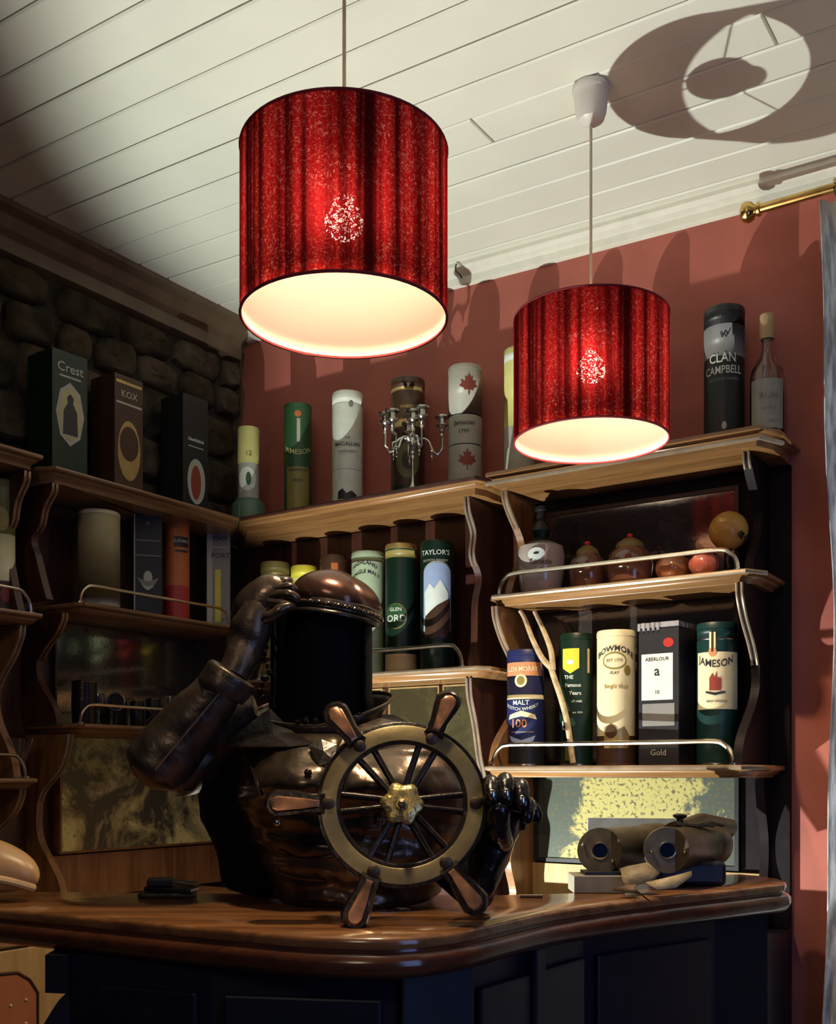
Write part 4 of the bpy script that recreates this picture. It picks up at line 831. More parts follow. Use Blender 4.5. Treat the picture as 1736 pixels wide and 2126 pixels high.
mb.prism(arch, lambda a, b, dd: Vector((dd, a, b)), .466, .470); pn = mb.build('studded_panel', C('russet_leather', (.36, .12, .05), .5), d); pn.parent = d
pn.data.transform(xf_parent(ck).inverted())
mb = MB()
for j in range(9):
    for i in range(9):
        yy = y2 - .03 - .037*i; zz = zt_ - .06 - .05*j - (.006 if i % 2 else 0)
        if zz > zb_+.03 and yy > y1+.02: mb.ball((.471, yy, zz), .0032, 6)
sd = mb.build('studs', CREAM, d); sd.data.transform(xf_parent(ck).inverted()); struct(sd, 'stuff')
mb = MB(); fr_ = [(a, b) for a, b in arch]
cc = [Vector((.469, a, b)) for a, b in arch]; mb.tube(cc, .004, n=6, closed=True); o = mb.build('panel_bead', M_mah, d); o.data.transform(xf_parent(ck).inverted())
# ================================================================== THINGS ON THE COUNTER
def S(px, py, Y): return Vector(((px-CX)/F*Y, Y, zat(py, Y)))
def on(px, Y): return ((px-CX)/F*Y, Y)
# tan rounded form at the left edge
x, y = on(10, 1.86); t = thing('carved_gourd', 'smooth tan rounded wooden form lying at the left end of the counter', 'ornament', c2w(x, y, CZ), YAW)
c = catmull([(-.22, 0, .060, .055), (-.10, 0, .062, .058), (-.03, 0, .060, .052), (.015, 0, .052, .040), (.042, -.004, .043, .026), (.056, -.006, .036, .010), (.058, -.006, .035, .002)], 5)
mb = MB(); mb.tube([(p[0], p[1], p[2]) for p in c], [(p[3]*.95, p[3]) for p in c], n=22, up=(0, 0, 1)); mb.build('body', mat('tan_wood', (.44, .25, .11), .35, var=.12, scale=9), t)
mb = MB(); mb.tube([(p[0]*.97, -p[3]*.93-.002, p[2]-.012) for p in c[6:-5]], [(.007, .006)]*len(c[6:-5]), n=8); mb.build('ridge', mat('pale_ridge', (.55, .36, .18), .35), t)
# folded dark wallets
x, y = on(352, 1.93); t = thing('wallet_stack', 'small stack of folded black leather wallets on the counter, left of the bust', 'wallet', c2w(x, y, CZ), YAW)
def slab(cx, cy, z0, w_, d_, h_, rot, tilt, m, name):
    M = Matrix.Translation((cx, cy, z0)) @ Matrix.Rotation(rot, 4, 'Z') @ Matrix.Rotation(tilt, 4, 'Y'); mb = MB(); mb.box(-w_/2, w_/2, -d_/2, d_/2, 0, h_); mb.v = [M @ p for p in mb.v]
    return mb.build(name, m, t, smooth=False, bevel=.003)
slab(-.003, 0, .0, .098, .055, .009, .1, 0, M_iron, 'wallet_fold'); slab(.004, 0, .0095, .086, .05, .009, -.15, .03, M_iron, 'wallet_fold'); slab(-.016, -.002, .020, .045, .045, .013, .2, 0, BLACK, 'wallet_fold'); slab(.026, .004, .022, .048, .04, .005, -.05, .12, BRN, 'wallet_fold')
# small staple-like handle and paper scrap
x, y = on(1103, 1.905); t = thing('pen', 'short brown pen lying on the counter beside the gripping hand', 'pen', c2w(x, y, CZ), YAW)
mb = MB(); mb.tube([(-.020, 0, .0035), (.020, .002, .0035)], .0032, n=10); mb.build('barrel', BRN, t); mb = MB(); mb.tube([(-.026, -.001, .0035), (-.020, 0, .0035)], [.001, .0028], n=8); mb.build('tip', M_steel, t)
x, y = on(833, 1.745); t = thing('paper_scrap', 'tiny torn paper scrap on the counter at the foot of the bust', 'paper', c2w(x, y, CZ), YAW)
mb = MB(); mb.add([(-.016, 0, .001), (-.008, -.004, .004), (0, -.003, .001), (.010, -.005, .003), (.015, .001, .001), (.004, .005, .003), (-.008, .004, .001)], [(0, 1, 6), (1, 2, 5, 6), (2, 3, 4, 5)]); mb.build('sheet', TAN, t, solid=.0006)
# binocular telescope
x0, y0 = on(1380, 2.16)
bn = thing('naval_binocular', 'large old brass twin-tube binocular lying on the right end of the counter', 'binocular', c2w(x0, y0, CZ), YAW)
M_gun = mat('aged_gunmetal', (.10, .075, .045), .45, metal=.65, var=.35, scale=25, bump=.25); M_gunf = mat('worn_gunmetal_face', (.15, .125, .08), .5, metal=.5, var=.3, scale=40, bump=.2)
for (px, py, Yf, dx, dy, L, rp_) in ((1247, 1766, 2.03, .62, .78, .235, 47), (1385, 1765, 2.05, .60, .80, .225, 47)):
    c0 = S(px, py, Yf); r = rp_/F*Yf; d = Vector((dx, dy, .0)).normalized(); mb = MB()
    mb.tube([c0 + d*.004, c0 + d*.02, c0 + d*.022, c0 + d*(L*.8), c0 + d*(L*.82), c0 + d*L], [r, r, r*.97, r*.97, r*1.03, r*1.03], n=36)
    tb_ = mb.build('tube', M_gun, bn, frame='cam')
    d2 = Vector((.10 if px > 1300 else .28, 1, 0)).normalized()
    mb = MB(); mb.tube([c0 - d2*.004, c0 + d2*.012], r*1.015, n=40); mb.build('face_plate', M_gunf, bn, frame='cam')
    mb = MB(); mb.tube([c0 - d2*.0052, c0 - d2*.0030], r*.34, n=28); mb.build('lens', mat('dark_lens', (.006, .010, .035), .08), bn, frame='cam')
    u = Vector((d2.y, -d2.x, 0)); mb = MB(); mb.tube([c0 - d2*.0058 + (u*cos(2*pi*i/28) + Vector((0, 0, 1))*sin(2*pi*i/28))*r*.36 for i in range(28)], .0018, n=6, closed=True); mb.build('lens_ring', M_steel, bn, frame='cam')
    for sx, sz in ((-.72, .30), (.56, -.42)) if px < 1300 else ((-.70, -.06), (.72, -.06)):
        p = c0 - d2*.004 + u*sx*r + Vector((0, 0, sz*r)); mb = MB(); mb.tube([p, p - d2*.010], .0028, n=8); mb.ball(tuple(p - d2*.011), .0036, 8); mb.build('screw', M_steel, bn, frame='cam')
a_, b_ = S(1250, 1712, 2.16), S(1500, 1716, 2.30)
mb = MB(); mb.tube([S(1395, 1732, 2.12), S(1450, 1715, 2.2), S(1510, 1722, 2.27)], [(.03, .022), (.032, .024), (.026, .02)], n=18); mb.build('bridge', M_gun, bn, frame='cam')
mb = MB(); mb.lathe([(.010, 0), (.007, .004), (.006, .012), (.013, .016), (.014, .020), (.010, .022), (.004, .023)], c=tuple(S(1412, 1708, 2.12) - Vector((0, 0, .005))), n=18); mb.build('focus_knob', M_iron, bn, frame='cam')
mb = MB(); mb.tube([tuple(S(*p)) for p in ((1400, 1712, 2.1), (1430, 1715, 2.12), (1450, 1716, 2.13), (1475, 1706, 2.15), (1500, 1712, 2.17))], [.007, .006, .008, .004, .005], n=8); mb.build('strap_end', M_bronzed, bn, frame='cam')
mb = MB(); p = S(1425, 1800, 2.12); mb.box(p.x-.06, p.x+.075, p.y-.02, p.y+.09, CZ, p.z+.012); mb.build('saddle', M_navy, bn, frame='cam', bevel=.01)
# pale block and blue grey card behind
x, y = on(1252, 1.975); t = thing('pale_block', 'small whitewashed wooden block under the left tube of the binocular', 'block', c2w(x, y+.035, CZ), YAW)
zb1 = zat(1819, 1.975) - CZ; mb = MB(); mb.box(-.052, .042, -.030, .05, 0, zb1); mb.build('block_body', mat('limed_wood', (.22, .20, .15), .6, var=.15), t, smooth=False, bevel=.002)
mb = MB(); mb.box(-.030, .040, -.020, .04, zb1, zb1+.006); mb.build('felt_pad', BLACK, t, smooth=False)
pa = S(1221, 1698, 2.33); pb = S(1405, 1700, 2.40)
t = thing('steel_plate', 'plain blue-grey metal sheet standing behind the binocular', 'sheet', c2w((pa.x+pb.x)/2, 2.36, CZ-.02), YAW)
mb = MB(); mb.add([(pa.x, 2.33, CZ-.02), (pb.x+.08, 2.40, CZ-.02), (pb.x+.08, 2.40, pb.z), (pa.x, 2.33, pa.z), (pa.x, 2.337, CZ-.02), (pb.x+.08, 2.407, CZ-.02), (pb.x+.08, 2.407, pb.z), (pa.x, 2.337, pa.z)], [(0, 1, 2, 3), (4, 7, 6, 5), (0, 4, 5, 1), (1, 5, 6, 2), (2, 6, 7, 3), (3, 7, 4, 0)])
mb.build('plate', mat('blue_grey_sheet', (.46, .53, .56), .45, metal=.2), t, frame='cam', smooth=False); 
mb = MB(); mb.box(pa.x+.01, pb.x+.07, 2.41, 2.45, CZ-.03, CZ-.02); mb.build('stand_foot', M_navy, t, frame='cam', smooth=False)
# torn leather leaves
def leafthing(pts, label, m, name='torn_leather'):
    P = [S(*p) for p in pts]; c = sum((p for p in P), Vector())/len(P); t = thing(name, label, 'scrap', c2w(c.x, c.y, CZ), YAW); mb = MB()
    mb.add([tuple(p) for p in P] + [tuple(c + Vector((0, 0, .006)))], [(i, (i+1) % len(P), len(P)) for i in range(len(P))]); mb.build('flap', m, t, frame='cam', solid=.0025); return t
leafthing(((1288, 1803, 1.99), (1303, 1798, 1.99), (1345, 1790, 2.0), (1370, 1812, 1.97), (1350, 1830, 1.95), (1300, 1840, 1.94), (1292, 1826, 1.95)), 'torn brown leather flap hanging between the two binocular tubes', mat('worn_leather', (.26, .19, .11), .6, var=.4, bump=.5))
leafthing(((1340, 1832, 1.93), (1375, 1824, 1.95), (1415, 1814, 1.98), (1436, 1808, 1.99), (1437, 1818, 1.97), (1405, 1842, 1.93), (1365, 1846, 1.91)), 'pale torn leather flap under the right binocular tube', mat('pale_leather', (.42, .32, .18), .55, var=.35, bump=.5))
leafthing(((1272, 1846, 1.91), (1300, 1838, 1.93), (1325, 1834, 1.94), (1318, 1846, 1.91), (1345, 1866, 1.87), (1352, 1872, 1.86), (1328, 1856, 1.89), (1300, 1852, 1.90)), 'thin curled leather strip trailing over the counter edge by the binocular', mat('dark_leather', (.14, .08, .045), .5, var=.4))
# ================================================================== SHIP'S WHEEL (camera-aligned)
WY = 1.60
wc = S(835, 1668, WY)
wh = thing('ship_wheel', "small ship's wheel with brass ring and copper inlaid handles before the bust", 'ship wheel', c2w(wc.x, WY, CZ), YAW)
sc_ = WY/F
def wp(dx, dz, y=0):         # wheel-plane pixel offsets -> camera frame, leaning back a little
    return Vector((wc.x + dx*sc_, WY + y + (dz*sc_)*.30, wc.z + dz*sc_))
def annulus(name, ro, ri, y0, y1, m, par, n=64, sq=.965):
    mb = MB(); R = []
    for (r, yy) in ((ri, y1), (ri, y0+.0012), (ri+2, y0), (ro-2, y0), (ro, y0+.0012), (ro, y1), (ri, y1)): R.append([wp(r*cos(2*pi*i/n), r*sin(2*pi*i/n)*sq, yy) for i in range(n)])
    mb.rings(R, True, False); return mb.build(name, m, par, frame='cam')
annulus('felloe', 178, 128, .0, .020, M_iron, wh)
annulus('brass_ring', 170, 136, -.0035, .001, M_ringbr, wh)
ANG = [126, 66, 180, 0, 248, 306]
def barshape(name, a, pts, y0, y1, m, par, rnd=.003):
    ca, sa = cos(radians(a)), sin(radians(a)); R = []
    P = [(q*ca - s*sa, q*sa*.97 + s*ca*.97) for q, s in pts]
    mb = MB(); c = (sum(p[0] for p in P)/len(P), sum(p[1] for p in P)/len(P))
    for k, yy in ((.86, y0), (1, y0+rnd), (1, y1-rnd), (.86, y1)): R.append([wp(c[0]+(p[0]-c[0])*k, c[1]+(p[1]-c[1])*k, yy) for p in P])
    mb.rings(R); return mb.build(name, m, par, frame='cam')
for a in ANG:
    if a == 0:                                            # held in the fist: a plain iron grip
        mb = MB(); mb.tube([wp(160, 0, .008), wp(200, 0, .006), wp(262, -8, .006), wp(280, -12, .006)], [.013, .0085, .010, .006], n=14); mb.build('grip', M_iron, wh, frame='cam')
    end = 268 if a in (126, 66) else (286 if a == 180 else (278 if a > 200 else 262))
    prof = [(158, 22), (190, 20), (225, 27), (end-22, 30), (end-8, 22), (end, 8)]
    pts = prof + [(q, -s) for q, s in prof[::-1]]
    h = None if a == 0 else barshape('handle', a, pts, -.010, .022, M_iron, wh, .008)
    e2 = end-10; prof = [(170, 7), (205, 12), (e2-18, 17), (e2-6, 12), (e2-2, 4)]
    if h: barshape('copper_inlay', a, prof + [(q, -s) for q, s in prof[::-1]], -.016, -.008, M_copper, h, .003)
    for s in (-1, 1):                                     # each spoke is a pair of rods closing on the hub
        mb = MB(); ca, sa = cos(radians(a)), sin(radians(a)); q0, q1, s0, s1 = 34, 134, 8*s, 19*s
        mb.tube([wp(q0*ca-s0*sa, q0*sa+s0*ca, .004), wp(q1*ca-s1*sa, (q1*sa+s1*ca)*.97, .006)], .0052, n=10); mb.build('spoke', M_iron, wh, frame='cam')
    ca, sa = cos(radians(a)), sin(radians(a)); mb = MB(); p = wp(153*ca, 153*sa*.965, -.004)
    mb.rings([[p + Vector((r*cos(2*pi*i/20), yy, r*sin(2*pi*i/20))) for i in range(20)] for r, yy in ((.0095, 0), (.0095, -.0015), (.0080, -.0030), (.002, -.0038))]); mb.build('rivet', M_rivet, wh, frame='cam')
mb = MB(); n = 60; R = []
for q, yy in ((1, .012), (1, -.010), (.92, -.014), (.62, -.018), (.3, -.016), (.28, -.020), (.02, -.022)):
    row = []
    for i in range(n):
        th = 2*pi*i/n; rr = 42*(1 + .10*cos(6*th+.5)) if q > .4 else 42; row.append(wp(rr*q*cos(th), rr*q*sin(th), yy))
    R.append(row)
mb.rings(R); mb.build('hub', M_hub, wh, frame='cam')
mb = MB(); mb.rings([[wp(9*cos(2*pi*i/6)*q, 9*sin(2*pi*i/6)*q, yy) for i in range(6)] for q, yy in ((1, -.020), (1, -.026), (.6, -.028))]); mb.build('hub_bolt', M_bronzed, wh, frame='cam', smooth=False)
# ================================================================== BRONZE BUST (camera-aligned)
st = thing('sailor_bust', 'headless-faced bronze sailor bust saluting in a cap, hollow dark face, on the counter', 'statue', c2w(*on(690, 1.88), CZ), YAW)
def interp(rows, py):
    for a, b in zip(rows, rows[1:]):
        if a[0] <= py <= b[0]:
            t_ = (py-a[0])/(b[0]-a[0]); t_ = t_*t_*(3-2*t_)*.5 + t_*.5; return [a[i]+(b[i]-a[i])*t_ for i in range(len(a))]
    return list(rows[-1] if py > rows[-1][0] else rows[0])
# inner dark body
core = [(1485, 560, 820, .05), (1505, 480, 860, .06), (1530, 430, 905, .075), (1560, 416, 940, .08), (1600, 412, 960, .082), (1650, 413, 975, .085), (1700, 418, 975, .085), (1745, 442, 960, .082), (1790, 456, 945, .08), (1830, 462, 930, .075), (1850, 480, 915, .072), (1858, 520, 900, .07)]
mb = MB(); R = []; YC = 1.93
for k in range(30):
    py = 1485 + (1858-1485)*k/29; _, xl, xr, b = interp(core, py); row = []
    for i in range(40):
        th = 2*pi*i/40; c, s = cos(th), sin(th); px = (xl+xr)/2 + (xr-xl)/2*(abs(c)**.8)*(1 if c > 0 else -1)
        yy = YC + b*(abs(s)**.8)*(1 if s > 0 else -1); p = S(px, py, YC); nz = mnoise.noise(Vector((px*.03, py*.03, s)))
        row.append((p.x + nz*.004, yy, p.z))
    R.append(row)
mb.rings(R); mb.build('inner_body', M_blk, st, frame='cam')
# beaten breastplate, a front shell with a torn left edge
shell = [(1492, 545, 815, .06), (1512, 478, 868, .10), (1535, 462, 915, .135), (1560, 470, 950, .165), (1600, 470, 985, .185), (1640, 462, 1003, .195), (1660, 458, 1006, .197), (1700, 482, 1002, .195), (1745, 496, 990, .19), (1790, 515, 968, .183), (1830, 532, 945, .175), (1862, 545, 925, .170), (1890, 562, 890, .165)]
mb = MB(); R = []; YS = 1.915
NR, NC = 64, 64
for k in range(NR+1):
    py = 1492 + (1888-1492)*k/NR; _, xl, xr, b = interp(shell, py)
    jag = 7*mnoise.noise(Vector((0, py*.055, 3.1))) + 3*mnoise.noise(Vector((0, py*.21, 9)))
    xl += jag; row = []
    for i in range(NC+1):
        u = i/NC; px = xl + (xr-xl)*u; q = (px-(xl+xr)/2)/((xr-xl)/2); dep = b*(max(0, 1-abs(q)**2.3))**.5
        for (bx_, by_, sx_, sy_, am) in ((612, 1622, 90, 42, .034), (800, 1626, 80, 42, .030), (740, 1775, 150, 45, .012)):
            dep += am*math.exp(-((px-bx_)/sx_)**2 - ((py-by_)/sy_)**2)
        dep -= .010*math.exp(-((px-700)/16)**2)*(1 if 1540 < py < 1640 else .4)
        if py > 1690:                                     # buckled belly plates
            dep += .0028*sin((py-.10*(px-700))*.115 + 1.4*mnoise.noise(Vector((px*.008, py*.01, 0))))
        dep += .006*mnoise.noise(Vector((px*.018, py*.022, 1.7))) + .0022*mnoise.noise(Vector((px*.06, py*.06, 5)))
        Yv = YS - dep; Yp = YS - .13; p = S(px, py + (5*mnoise.noise(Vector((px*.04, 1, 1))) if k == NR else 0), Yp); row.append((p.x, Yv, max(p.z, CZ+.0008)))
    R.append(row)
mb.rings(R, False, False); mb.build('breastplate', M_bronze, st, frame='cam', solid=.0035, angle=70)
def sfront(px, py):
    _, xl, xr, b = interp(shell, py); q = (px-(xl+xr)/2)/((xr-xl)/2); dep = b*(max(0, 1-abs(q)**2.3))**.5
    for (bx_, by_, sx_, sy_, am) in ((612, 1622, 90, 42, .034), (800, 1626, 80, 42, .030), (740, 1775, 150, 45, .012)): dep += am*math.exp(-((px-bx_)/sx_)**2 - ((py-by_)/sy_)**2)
    p = S(px, py, YS-.13); return Vector((p.x, YS - dep, p.z))
def strip(pts, w_, name, m, off=.004):
    P = [sfront(*p) - Vector((0, off, 0)) for p in pts]; c = catmull([tuple(p) for p in P], 4); mb = MB(); mb.tube(c, w_, n=6); return mb.build(name, m, st, frame='cam')
strip([(506, 1556), (518, 1585), (535, 1620), (548, 1650)], .0022, 'seam', M_iron, .003); strip([(700, 1560), (706, 1600), (700, 1650), (708, 1690)], .0024, 'seam', M_iron, .001)
strip([(560, 1732), (620, 1742), (690, 1740)], .0026, 'fold', M_bronze, .005); strip([(552, 1800), (610, 1818), (680, 1822)], .0026, 'fold', M_bronze, .005); strip([(575, 1768), (640, 1780), (700, 1772)], .0024, 'fold', M_bronze, .005)
for px, py in ((582, 1706), (650, 1604), (790, 1700)):
    mb = MB(); p = sfront(px, py) - Vector((0, .006, 0)); mb.ball(tuple(p), (.0065, .004, .0065), 12); mb.build('button', M_silver if px == 582 else M_cap, st, frame='cam')
# lapels / shoulder plates
def plate(pts, name, m, solid=.003, thick=.004):
    P = [sfront(a, b) - Vector((0, o_, 0)) if len(pp) == 3 else S(pp[0], pp[1], pp[3]) for pp in pts for a, b, o_ in [pp[:3]]]
    c = sum(P, Vector())/len(P); c.y -= thick; mb = MB(); mb.add([tuple(p) for p in P] + [tuple(c)], [(i, (i+1) % len(P), len(P)) for i in range(len(P))]); return mb.build(name, m, st, frame='cam', solid=solid, smooth=False)
plate([(462, 1550, 0, 1.80), (520, 1500, 0, 1.83), (560, 1470, 0, 1.85), (610, 1520, 0, 1.80), (655, 1545, 0, 1.76), (600, 1550, 0, 1.76)], 'lapel', M_iron, thick=.001)
plate([(700, 1560, 0, 1.76), (720, 1515, 0, 1.79), (790, 1490, 0, 1.84), (835, 1500, 0, 1.84), (850, 1520, 0, 1.81), (780, 1550, 0, 1.75)], 'lapel', M_bronze)
plate([(640, 1548, 0, 1.745), (668, 1535, 0, 1.75), (700, 1545, 0, 1.745), (694, 1580, 0, 1.725), (662, 1590, 0, 1.72)], 'knot', M_iron)
# collar ring
mb = MB(); R = []; n = 48
for (q, dz, yb_) in ((.80, -.035, 0), (.86, -.012, 0), (.97, .010, 0), (1.07, .020, 0)):
    row = []
    for i in range(n):
        th = 2*pi*i/n; c, s = cos(th), sin(th)
        base = S(672, 1500, 1.89); hgt = .030*s + .012*c + dz
        row.append((base.x + .112*q*c, 1.895 + .090*q*s, base.z + hgt + .012*abs(c)))
    R.append(row)
mb.rings(R, True, False); mb.build('collar', M_bronzed, st, frame='cam', solid=.003)
mb = MB(); mb.tube([(S(672, 1500, 1.89).x + .112*1.07*cos(t_), 1.895+.090*1.07*sin(t_), S(672, 1500, 1.89).z + .030*sin(t_)+.012*cos(t_)+.020+.012*abs(cos(t_))) for t_ in [2*pi*i/n for i in range(n)]], .0028, n=6, closed=True); mb.build('collar_rim', M_bronze, st, frame='cam')
mb = MB(); b0 = S(672, 1520, 1.89); mb.rings([[(b0.x + rx*cos(2*pi*i/30), 1.90+ry*sin(2*pi*i/30), b0.z+zz) for i in range(30)] for rx, ry, zz in ((.105, .075, -.03), (.098, .072, .0), (.092, .07, .03))]); mb.build('neck', M_blk, st, frame='cam')
# hollow head: dark sheet curved round the back, open and ragged at the front
hc = S(668, 1500, 1.89); mb = MB(); R = []; n = 56
ztop = zat(1255, 1.89)
for k in range(25):
    zz = hc.z - .01 + (ztop-hc.z+.01)*k/24; row = []
    for i in range(n+1):
        a0 = -.52 + .10*mnoise.noise(Vector((k*.9, 0, 0))); a1 = pi + .52 + .12*mnoise.noise(Vector((k*1.1, 5, 0))); th = a0 + (a1-a0)*i/n
        rx = .0885 + (.003 if k < 6 else 0); row.append((hc.x + rx*cos(th), 1.885 + .078*sin(th), zz))
    R.append(row)
mb.rings(R, False, False); mb.build('head', M_blk, st, frame='cam', solid=.004)
mb = MB(); mb.rings([[(hc.x + .083*cos(2*pi*i/30), 1.892 + .070*sin(2*pi*i/30), zz) for i in range(30)] for zz in (hc.z-.02, ztop)]); mb.build('head_core', M_blk, st, frame='cam')
mb = MB()
for k in range(9):
    py = 1345 + k*13; p = S(556 - 6*sin(k*1.1) - (8 if k > 4 else 0), py, 1.86); mb.ball((p.x, 1.848, p.z), (.004 + .002*(k % 3), .004, .006), 6)
mb.build('torn_edge', M_handm, st, frame='cam')
for k, (px, py) in enumerate(((618, 1497), (635, 1494), (655, 1498), (700, 1503), (722, 1500), (735, 1493), (745, 1482))):
    mb = MB(); p = S(px, py, 1.80); mb.ball(tuple(p), (.006, .004, .003 + .002*(k % 3)), 6); mb.build('chin_scrap', M_handm, st, frame='cam')

# cap
rot = Matrix.Rotation(radians(9), 3, 'Y'); cc = S(694, 1262, 1.865); R = []
for i in range(19):
    ph = -.35 + (pi/2+.35)*i/18; row = []
    for j in range(44):
        th = 2*pi*j/44; c, s = cos(th), sin(th)
        rx, ry, rz_ = .0775*max(cos(ph), .01), .090*max(cos(ph), .01), .052*sin(ph)+.010
        fold = .0035*sin(5*th + 1.2)*cos(ph) + .006*math.exp(-((th-4.4)/.35)**2)*cos(ph)
        row.append(cc + rot @ Vector(((rx+fold)*c, (ry+fold)*s, rz_ + .004*sin(3*th)*cos(ph)*sin(ph) + .005*c*cos(ph)*-1)))
    R.append(row)
mb = MB(); mb.rings(R); mb.build('cap', M_cap, st, frame='cam', angle=80)
bc = S(694, 1288, 1.865)
def bandp(t_, dr=0, dz=0): return bc + rot @ Vector(((.0795+dr)*cos(t_), (.0925+dr)*sin(t_), .012+dz))
mb = MB(); n = 64; mb.rings([[bandp(2*pi*i/n, q, zz) for i in range(n)] for q, zz in ((-.004, .012), (0, .010), (0, -.006), (-.004, -.008))], True, False); mb.build('cap_band', M_bronzed, st, frame='cam')
for ph0 in (0, pi):
    mb = MB(); K = 420; mb.tube([bandp(2*pi*i/K, .0018 + .0016*cos(ph0 + i*2*pi*46/K), .002 + .0022*sin(ph0 + i*2*pi*46/K)) for i in range(K)], .0017, n=5, closed=True); mb.build('braid', M_bronze, st, frame='cam')
mb = MB(); R = []
for q, dz in ((0, -.004), (.004, -.009), (.007, -.014)): R.append([bandp(-pi*.98 + (pi*.96)*i/30, q*sin(pi*i/30), dz - .002*(1-sin(pi*i/30))) for i in range(31)])
mb.rings(R, False, False); mb.build('peak', M_iron, st, frame='cam', solid=.003)
# raised arm: sleeve, cuff, forearm gauntlet, hand
def T(pts, name, m, n=24, par=None, sub=0, flat=None, seed=None, amp=0):
    P = catmull([(*S(a, b, Y), rx, ry) for a, b, Y, rx, ry in pts], 5); mb = MB(); mb.tube([p[:3] for p in P], [(p[3]*F and p[3], p[4]) for p in P], n=n, up=flat or (0, 1, 0))
    if amp: mb.v = [v + Vector((mnoise.noise(v*38), mnoise.noise(v*38+Vector((9, 0, 0))), mnoise.noise(v*38+Vector((0, 9, 0)))))*amp for v in mb.v]
    return mb.build(name, m, par or st, frame='cam', angle=60)
T([(300, 1622, 1.80, .020, .020), (312, 1606, 1.80, .046, .046), (330, 1583, 1.80, .054, .055), (370, 1535, 1.80, .054, .053), (420, 1475, 1.79, .047, .046), (462, 1424, 1.78, .038, .037), (480, 1404, 1.78, .034, .033)], 'sleeve', M_bronzed, amp=.004)
T([(355, 1625, 1.86, .030, .03), (385, 1600, 1.88, .046, .045), (430, 1560, 1.90, .050, .05), (480, 1520, 1.90, .048, .05), (540, 1500, 1.90, .04, .05)], 'upper_arm', M_bronzed, amp=.004)
mb = MB(); c = [S(*p) for p in ((322, 1598, 1.744), (360, 1552, 1.738), (400, 1505, 1.738), (440, 1458, 1.738), (462, 1432, 1.742))]; mb.tube([tuple(p) for p in c], [.0010, .0016, .0018, .0016, .001], n=6); mb.build('sleeve_seam', M_seam, st, frame='cam')
T([(455, 1440, 1.78, .040, .038), (458, 1434, 1.78, .045, .042), (475, 1410, 1.78, .047, .044), (482, 1399, 1.78, .045, .042), (484, 1396, 1.78, .036, .034)], 'cuff', M_bronzed, amp=.002)
T([(484, 1400, 1.785, .026, .026), (497, 1375, 1.79, .028, .028), (512, 1335, 1.80, .033, .033), (525, 1295, 1.80, .038, .034), (535, 1265, 1.805, .040, .030)], 'forearm', M_bronzed, n=10, amp=.003)
# saluting hand: palm plate plus four flattened fingers curling on to the cap, thumb below
def hand_salute():
    mb = MB()
    P = catmull([(*S(a, b, Y), rx, ry) for a, b, Y, rx, ry in ((520, 1290, 1.795, .034, .022), (528, 1262, 1.79, .036, .020), (548, 1238, 1.785, .033, .018), (572, 1224, 1.783, .027, .015), (590, 1222, 1.783, .018, .011))], 5)
    mb.tube([p[:3] for p in P], [(p[3], p[4]) for p in P], n=18, up=(-.5, 0, .8))
    for k, (x1, y1_, x2, y2_, x3, y3, Yk) in enumerate(((560, 1216, 588, 1206, 606, 1212, 1.785), (568, 1226, 598, 1218, 618, 1228, 1.775), (566, 1238, 598, 1234, 622, 1246, 1.770), (560, 1250, 590, 1252, 612, 1262, 1.772))):
        c = catmull([tuple(S(x1, y1_, Yk+.004)), tuple(S(x2, y2_, Yk-.004)), tuple(S(x3, y3, Yk+.002))], 5); mb.tube(c, [.0090, .0093, .0095, .0088, .0085, .0085, .0088, .0085, .0078, .0068, .004], n=10)
    c = catmull([tuple(S(548, 1285, 1.775)), tuple(S(566, 1278, 1.765)), tuple(S(588, 1262, 1.762)), tuple(S(606, 1256, 1.765))], 4); mb.tube(c, [.010]*8 + [.009, .008, .0075, .007, .004], n=10)
    mb.v = [v + Vector((mnoise.noise(v*60), 0, mnoise.noise(v*60+Vector((5, 5, 0)))))*.0022 for v in mb.v]
    return mb.build('saluting_hand', M_bronze, st, frame='cam', angle=60)
hand_salute()
mb = MB(); mb.rings([[tuple(S(px, py + (px-486)*.10 + 5*abs(sin(px*.26))*j, 1.765 + .022*((px-524)/38)**2 + o_)) for px in range(488, 564, 3)] for j, py, o_ in ((0, 1248, .006), (0, 1260, .002), (1, 1272, 0))], False, False); mb.build('glove_hem', M_bronze, st, frame='cam', solid=.003)
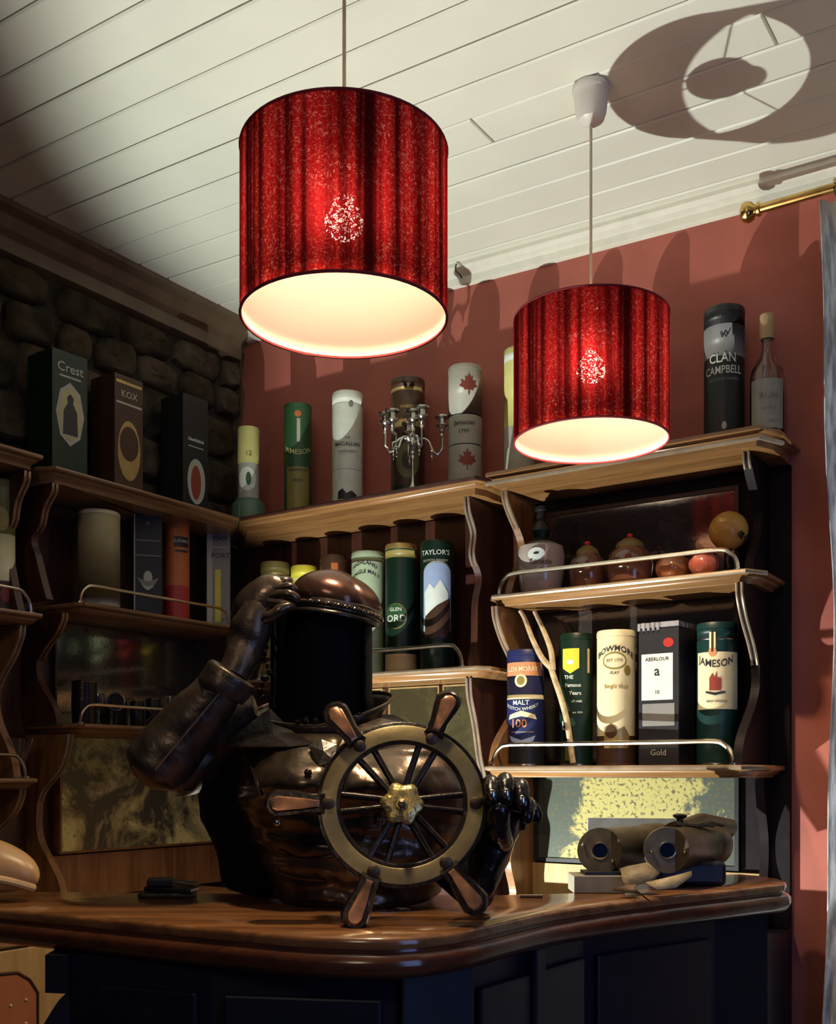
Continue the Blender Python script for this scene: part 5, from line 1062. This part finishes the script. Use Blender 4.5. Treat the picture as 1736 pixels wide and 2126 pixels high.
# gripping arm and hand on the wheel
T([(1000, 1868, 1.66, .008, .008), (1003, 1850, 1.66, .018, .016), (1008, 1812, 1.665, .030, .026), (1018, 1765, 1.67, .038, .032), (1032, 1722, 1.67, .041, .034), (1045, 1690, 1.665, .040, .030), (1050, 1672, 1.66, .032, .024)], 'gripping_forearm', M_handm, amp=.004)
T([(960, 1800, 1.76, .05, .05), (985, 1850, 1.72, .035, .03), (1000, 1862, 1.68, .015, .015)], 'elbow', M_blk)
mb = MB()
# fingers come up behind the grip, bend over it and show their tips in front; the thumb closes from below
for (x0_, y0_, x1_, y1_, x2_, y2_, x3_, y3_, rr) in ((1014, 1700, 1012, 1652, 1019, 1624, 1022, 1655, .0110), (1040, 1700, 1042, 1648, 1049, 1620, 1051, 1655, .0116), (1066, 1705, 1070, 1660, 1080, 1632, 1086, 1668, .0116), (1080, 1715, 1088, 1685, 1096, 1668, 1094, 1694, .0100)):
    c = catmull([tuple(S(x0_, y0_, 1.672)), tuple(S(x1_, y1_, 1.650)), tuple(S(x2_, y2_, 1.612)), tuple(S(x2_+2, y2_+8, 1.590)), tuple(S(x3_, y3_, 1.574)), tuple(S(x3_, y3_+6, 1.578))], 4)
    mb.tube(c, [rr*(1.0 + (.10 if i in (7, 8, 12) else 0)) for i in range(len(c)-2)] + [rr*.85, rr*.45], n=14)
c = catmull([tuple(S(1046, 1752, 1.640)), tuple(S(1036, 1722, 1.600)), tuple(S(1036, 1690, 1.578)), tuple(S(1038, 1664, 1.572))], 4); mb.tube(c, [.014, .0155, .0165, .017, .0175, .0175, .0172, .017, .0165, .016, .015, .012, .006], n=16)
mb.build('gripping_hand', M_handm, st, frame='cam', angle=60)
for px, py in ((1022, 1650), (1051, 1648), (1084, 1662)):
    mb = MB(); p = S(px, py, 1.565); mb.ball(tuple(p), (.0055, .003, .008), 12); mb.build('nail', M_silver, st, frame='cam')
mb = MB(); c = catmull([tuple(S(1095, 1676, 1.66)), tuple(S(1106, 1672, 1.655)), tuple(S(1113, 1690, 1.65)), tuple(S(1115, 1708, 1.65))], 4); mb.tube(c, [.006, .007, .008, .008, .0085, .009, .009, .0095, .010, .0095, .009, .007, .004], n=10); mb.build('handle_knob', M_iron, st, frame='cam')
